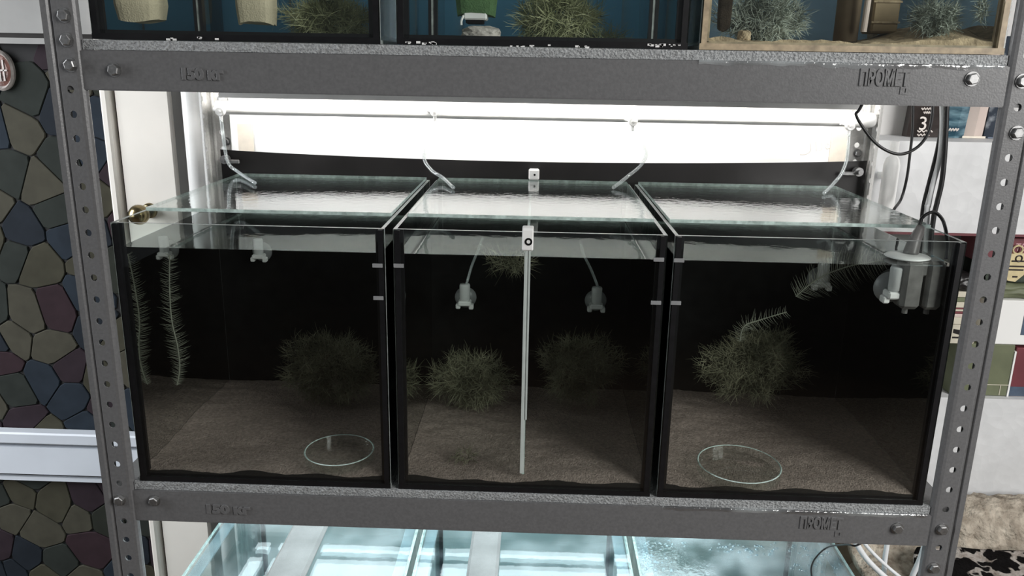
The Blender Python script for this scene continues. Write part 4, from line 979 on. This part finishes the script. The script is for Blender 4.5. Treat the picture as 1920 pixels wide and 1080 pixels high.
part('ring', MB().tube([(c.x+.008*math.cos(i*math.pi/6), NY-0.0055, c.z+0.029+.007*math.sin(i*math.pi/6)) for i in range(13)], 0.0016, 6, 0, 1), M['gold'], t)
mb = MB()
for z, wd in ((0.010, 0.010), (0.001, 0.013), (-0.005, 0.012), (-0.017, 0.004)): mb.box(c.x+.002-wd, c.x+.002+wd, NY-0.0084, NY-0.0074, c.z+z-0.0013, c.z+z+0.0013)
mb.lathe([(0.004, -0.0006), (0.0052, -0.0012), (0.0064, -0.0006)], (c.x+.003, NY-0.0075, c.z+0.0145), 'y', 14)
part('relief', mb, M['darkprint'], t, 'dark engraved lines')
def lump(name, x0, x1, z0, z1, y0, y1, mat, label, cat, seed):
    mb = MB(); nx, nz = 26, 12; vs = []
    for j in range(nz+1):
        for i in range(nx+1):
            u, v_ = i/nx, j/nz; x = x0+(x1-x0)*u
            bul = math.sin(math.pi*v_)**0.4
            vs.append((x, y0+0.012*(1-bul)+0.006*noise.noise(Vector((u*5+seed, v_*7, 0))), z0+(z1-z0)*v_+(0.003*noise.noise(Vector((u*6, v_*3, seed))) if 0 < v_ < 1 else 0)))
    W = nx+1; fs = [(j*W+i, j*W+i+1, (j+1)*W+i+1, (j+1)*W+i) for j in range(nz) for i in range(nx)]
    mb.add(vs, fs); top = vs[nz*W:]; bot = vs[:W]
    mb.add(top+[(v[0], y1, z1) for v in top], [(i, i+1, W+i+1, W+i) for i in range(nx)]); mb.add(bot+[(v[0], y1, z0) for v in bot], [(i+1, i, W+i, W+i+1) for i in range(nx)])
    mb.add([(x0, y1, z0), (x1, y1, z0), (x1, y1, z1), (x0, y1, z1)], [(0, 1, 2, 3)])
    return solo(name, mb, M[mat], label, cat, smooth=True)
x0, x1, z0, z1 = nb(1848, 2010, 498, 532); lump('folded_cloth', x0, x1, z0, z1, NY+0.002, NY+0.09, 'darkgreen', 'dark green folded cloth under the maroon box', 'cloth', 2)
x0, x1, z0b, z1b = nb(1848, 2010, 533, 562); lump('folded_cloth', x0, x1, z0b, z0-0.0004, NY+0.004, NY+0.09, 'olive', 'olive folded cloth on the white carton', 'cloth', 6)
x0, x1, z0, z1 = nb(1838, 2010, 563, 645); z1 = z0b-0.0004
t = thing('white_carton', ((x0+x1)/2, NY+0.04, z0), 'white carton with a blue square under the folded cloths', 'carton')
part('box_body', MB().bbox(x0, x1, NY, NY+0.09, z0, z1, 0.0015), M['whiteboard'], t)
q = nb(1913, 1945, 592, 628); part('print', MB().box(q[0], q[1], NY-0.0006, NY, q[2], q[3]), M['navy'], t, 'dark blue printed square')
x0, x1, z0g, z1g = nb(1780, 1912, 646, 748); zg0 = zn0+0.0005
t = thing('olive_box', ((x0+x1)/2, NY+0.04, zg0), 'olive green cardboard box at the bottom of the niche', 'box')
part('box_body', MB().bbox(x0, x1-0.006, NY, NY+0.09, zg0, z0-0.0005, 0.0015), M['olive'], t)
zf = atY(1890, 722, NY).z; mb = MB().box(x0, x1-0.006, NY-0.0008, NY, zf-0.0006, zf+0.0006).box(x1-0.020, x1-0.0188, NY-0.0008, NY, zg0+0.002, zf)
part('fold_line', mb, M['paper'], t, 'pale crease of the box')
part('white_edge', MB().box(x1-0.006, x1-0.003, NY-0.001, NY+0.08, zg0, z0-0.012), M['whiteboard'], t)
x0m = x1-0.0025
t = thing('maroon_book', (x0m+0.04, NY+0.04, zg0), 'maroon book standing beside the olive box', 'book')
part('cover', MB().bbox(x0m, x0m+0.09, NY+0.002, NY+0.085, zg0, z0-0.006, 0.001), M['maroon'], t)
part('spine_foot', MB().box(x0m+0.0005, x0m+0.0895, NY+0.0008, NY+0.003, zg0+0.001, zg0+0.018), M['navy'], t, 'dark band at the foot of the cover')
# things seen between aquarium and post
x0, x1, z0, z1 = nb(1755, 1838, 600, 640); z0 = atY(1800, 645, NY).z
zb4 = z0+0.0005
t = thing('striped_carton', ((x0+x1)/2, NY+0.03, zb4), 'white and black carton on the olive box, seen between aquarium and post', 'carton')
part('box_body', MB().bbox(x0, x1-0.004, NY, NY+0.06, zb4, zb4+0.034, 0.001), M['paper'], t)
q = nb(1786, 1803, 617, 628); part('print', MB().add([(q[0], NY-0.0005, q[2]+0.004), (q[1], NY-0.0005, q[2]), (q[1], NY-0.0005, q[3]-0.002), (q[0], NY-0.0005, q[3])], [(0, 1, 2, 3)]).box(q[0], q[1]+0.004, NY-0.0005, NY, q[2]-0.006, q[2]-0.003), M['black'], t, 'black slanted print')
ztop = zb4+0.0345
for i, (hh, mat) in enumerate(((0.013, 'paper'), (0.006, 'pinkbeige'), (0.004, 'maroon'), (0.004, 'paper'), (0.003, 'maroon'), (0.010, 'paper'), (0.008, 'olive'), (0.010, 'paper'))):
    x0 = atY(1752, 560, NY).x; x1 = atY(1836, 560, NY).x-0.006*random.random()
    nm = ['bottom magazine of the pile behind the post, thick and cream', 'pink beige magazine of the pile behind the post', 'maroon magazine between pink and cream ones behind the post', 'thin cream magazine between two maroon ones behind the post', 'thin maroon magazine under a thick cream one behind the post', 'thick cream magazine above the maroon ones behind the post', 'olive magazine near the top of the pile behind the post', 'topmost cream magazine of the pile behind the post'][i]
    solo('magazine', MB().bbox(x0, x1, NY+0.003*random.random(), NY+0.08, ztop+0.0002, ztop+hh-0.0002, 0.0008), M[mat], nm, 'magazine', 'magazines piled in the niche'); ztop += hh
q = nb(1790, 1836, 488, 520)
lump('black_bag', q[0]-0.03, q[1]-0.004, ztop+0.0005, min(ztop+0.03, zn1-0.002), NY, NY+0.08, 'black', 'crumpled black bag on top of the magazine pile', 'bag', 4)

# ------------------------------------------------------------------ cables on the right
def cable(name, pts, r, mat, label, cat='cable'): solo(name, MB().tube(pts, r, 8, 0, 8), M[mat], label, cat, smooth=True)
y = 0.30
cable('power_cable', [atY(1640, 175, y)+Vector((0, 0, .02)), atY(1612, 204, y), atY(1606, 218, y), atY(1632, 258, y), atY(1660, 281, y), atY(1690, 289, y), atY(1720, 276, y), atY(1740, 250, y), atY(1748, 215, y), atY(1750, 170, y)], 0.0021, 'cable', 'thin black cable looping down beside the air pipe end')
y = 0.43
cable('power_cable', [atY(1712, 170, y), atY(1711, 240, y), atY(1706, 290, y), atY(1700, 335, y), atY(1690, 372, y), atY(1678, 390, 0.40), atY(1672, 400, 0.389)], 0.0022, 'cable', 'black cable hanging against the white canister')
y = 0.44
cable('power_cable', [atY(1770, 165, y), atY(1765, 230, y), atY(1757, 280, y), atY(1742, 340, y), atY(1732, 380, y), atY(1728, 410, y), atY(1726, 470, y), atY(1724, 700, y), atY(1722, 900, y)], 0.0028, 'cable', 'black cable bending behind the grey filter corner')
y = 0.425
cable('power_cable', [atY(1776, 165, y), atY(1774, 230, y), atY(1771, 290, y), atY(1766, 340, y), atY(1757, 380, y), atY(1750, 412, y), atY(1744, 480, y), atY(1738, 700, y), atY(1730, 900, y)], 0.0040, 'cable', 'thick black cable hanging straight in front of the teal packet')
y = 0.435
cable('white_cable', [atY(1766, 165, y), atY(1767, 230, y), atY(1765, 270, y), atY(1760, 305, y), atY(1748, 350, y), atY(1741, 385, y), atY(1738, 415, y), atY(1734, 700, y), atY(1726, 900, y)], 0.0042, 'wcable', 'white cable hanging beside the thick black cable')
cable('filter_cable', [(ft.location.x-0.004, 0.052, WL+0.026), atY(1722, 432, 0.058), atY(1727, 412, 0.062), atY(1737, 402, 0.066), atY(1752, 398, 0.068), atY(1766, 410, 0.066), atY(1773, 430, 0.060), atY(1776, 455, 0.045), atY(1774, 486, 0.034)], 0.0019, 'cable', 'thin black cable arching from the grey internal filter over the rim')
# lower right: white cables and thin wire on the lid
for i, (pts, r, lab) in enumerate((([(1590, 990), (1605, 1018), (1625, 1048), (1655, 1078), (1690, 1105)], 0.0040, 'thick white cable slanting away from the bottom lid'),
        ([(1600, 985), (1622, 1020), (1650, 1050), (1685, 1080), (1715, 1100)], 0.0026, 'thin white cable running alongside the thick one'),
        ([(1668, 985), (1663, 1022), (1659, 1050), (1657, 1082), (1656, 1110)], 0.0038, 'white cable hanging straight down between the slanting ones'),
        ([(1742, 985), (1733, 1024), (1722, 1055), (1710, 1082), (1702, 1110)], 0.0040, 'white cable beside the perforated post under the shelf'))):
    Yc = 0.20+0.012*i; cable('white_cable', [atY(x, y_, Yc) for x, y_ in pts], r, 'wcable', lab)
zt5 = LZ1+0.0044+0.0018
cable('thin_wire', [Vector((0.440, 0.06, 0.004)), atY(1612, 1020, 0.03), atY(1585, 1021, 0.05), atZ(1552, 1026, zt5+0.012), atZ(1530, 1045, zt5), atZ(1521, 1065, zt5), atZ(1523, 1085, zt5)], 0.0012, 'cable', 'thin black wire curling over the bottom lid with drops')

# ------------------------------------------------------------------ sofa with throws, lower right
sx0, sx1 = 0.545, 1.45; SZ = -0.245
sofa = thing('sofa', ((sx0+sx1)/2, 0.2, FLOOR), 'brown sofa under fur and leopard throws beside the rack', 'sofa')
part('seat_base', MB().bbox(sx0, sx1, -0.35, 0.40, FLOOR+0.05, SZ-0.012, 0.02), M['sofa'], sofa)
part('backrest', MB().bbox(sx0, sx1, 0.405, 0.48, FLOOR+0.05, -0.205, 0.02), M['sofa'], sofa)
for x in (sx0+0.06, sx1-0.06):
    for y_ in (-0.3, 0.42): part('foot', MB().cyl((x, y_, FLOOR), (x, y_, FLOOR+0.06), 0.02, 12), M['darkline'], sofa)
def drape(name, x0f, x1, prof, thick, nx, mat, label, cat, amp, freq, seed):
    # prof: list of (y,z) across, front to back ; x0f(v) left edge
    mb = MB(); P = [Vector((0, a, b)) for a, b in prof]; Q = []
    for i in range(len(P)-1):
        a, b, c, d_ = P[max(i-1, 0)], P[i], P[i+1], P[min(i+2, len(P)-1)]
        for j in range(6):
            t = j/6; Q.append(0.5*((2*b)+(c-a)*t+(2*a-5*b+4*c-d_)*t*t+(3*b-a-3*c+d_)*t**3))
    Q.append(P[-1]); n = len(Q); vs = []
    for j in range(n):
        xa = x0f(j/(n-1)); tn = (Q[min(j+1, n-1)]-Q[max(j-1, 0)]).normalized(); nr = Vector((0, -tn.z, tn.y))
        for i in range(nx+1):
            x = xa+(x1-xa)*i/nx; k = amp*(noise.noise(Vector((x*freq+seed, Q[j].y*freq, Q[j].z*freq)))+0.5*noise.noise(Vector((x*freq*2.7, Q[j].y*freq*2.7, seed))))
            vs.append(Vector((x, Q[j].y, Q[j].z))+nr*(thick+max(-thick*.6, k)))
    W = nx+1; top = len(vs)
    for j in range(n):
        xa = x0f(j/(n-1))
        for i in range(nx+1): vs.append(Vector((xa+(x1-xa)*i/nx, Q[j].y, Q[j].z)))
    fs = [(j*W+i, j*W+i+1, (j+1)*W+i+1, (j+1)*W+i) for j in range(n-1) for i in range(nx)]
    fs += [(top+j*W+i+1, top+j*W+i, top+(j+1)*W+i, top+(j+1)*W+i+1) for j in range(n-1) for i in range(nx)]
    for j in range(n-1): fs += [(j*W, (j+1)*W, top+(j+1)*W, top+j*W), (j*W+nx, top+j*W+nx, top+(j+1)*W+nx, (j+1)*W+nx)]
    for i in range(nx): fs += [(i, top+i, top+i+1, i+1), ((n-1)*W+i, (n-1)*W+i+1, top+(n-1)*W+i+1, top+(n-1)*W+i)]
    return solo(name, mb.add(vs, fs), M[mat], label, cat, smooth=True, fix=True)
drape('fur_throw', lambda v: 0.548, 1.44, [(-0.20, SZ-0.010), (0.0, SZ-0.010), (0.2, SZ-0.010), (0.34, SZ-0.010), (0.385, SZ-0.002), (0.398, -0.225), (0.405, -0.200), (0.425, -0.186), (0.455, -0.184), (0.478, -0.195)], 0.010, 150, 'fur', 'beige shaggy fur throw over the sofa back and seat', 'throw', 0.006, 60, 3)
drape('leopard_blanket', lambda v: 0.575+0.07*v, 1.43, [(-0.19, SZ+0.013), (0.0, SZ+0.013), (0.2, SZ+0.013), (0.32, SZ+0.015), (0.357, SZ+0.020)], 0.010, 120, 'leopard', 'leopard print plush blanket spread on the fur-covered seat', 'blanket', 0.004, 26, 8)
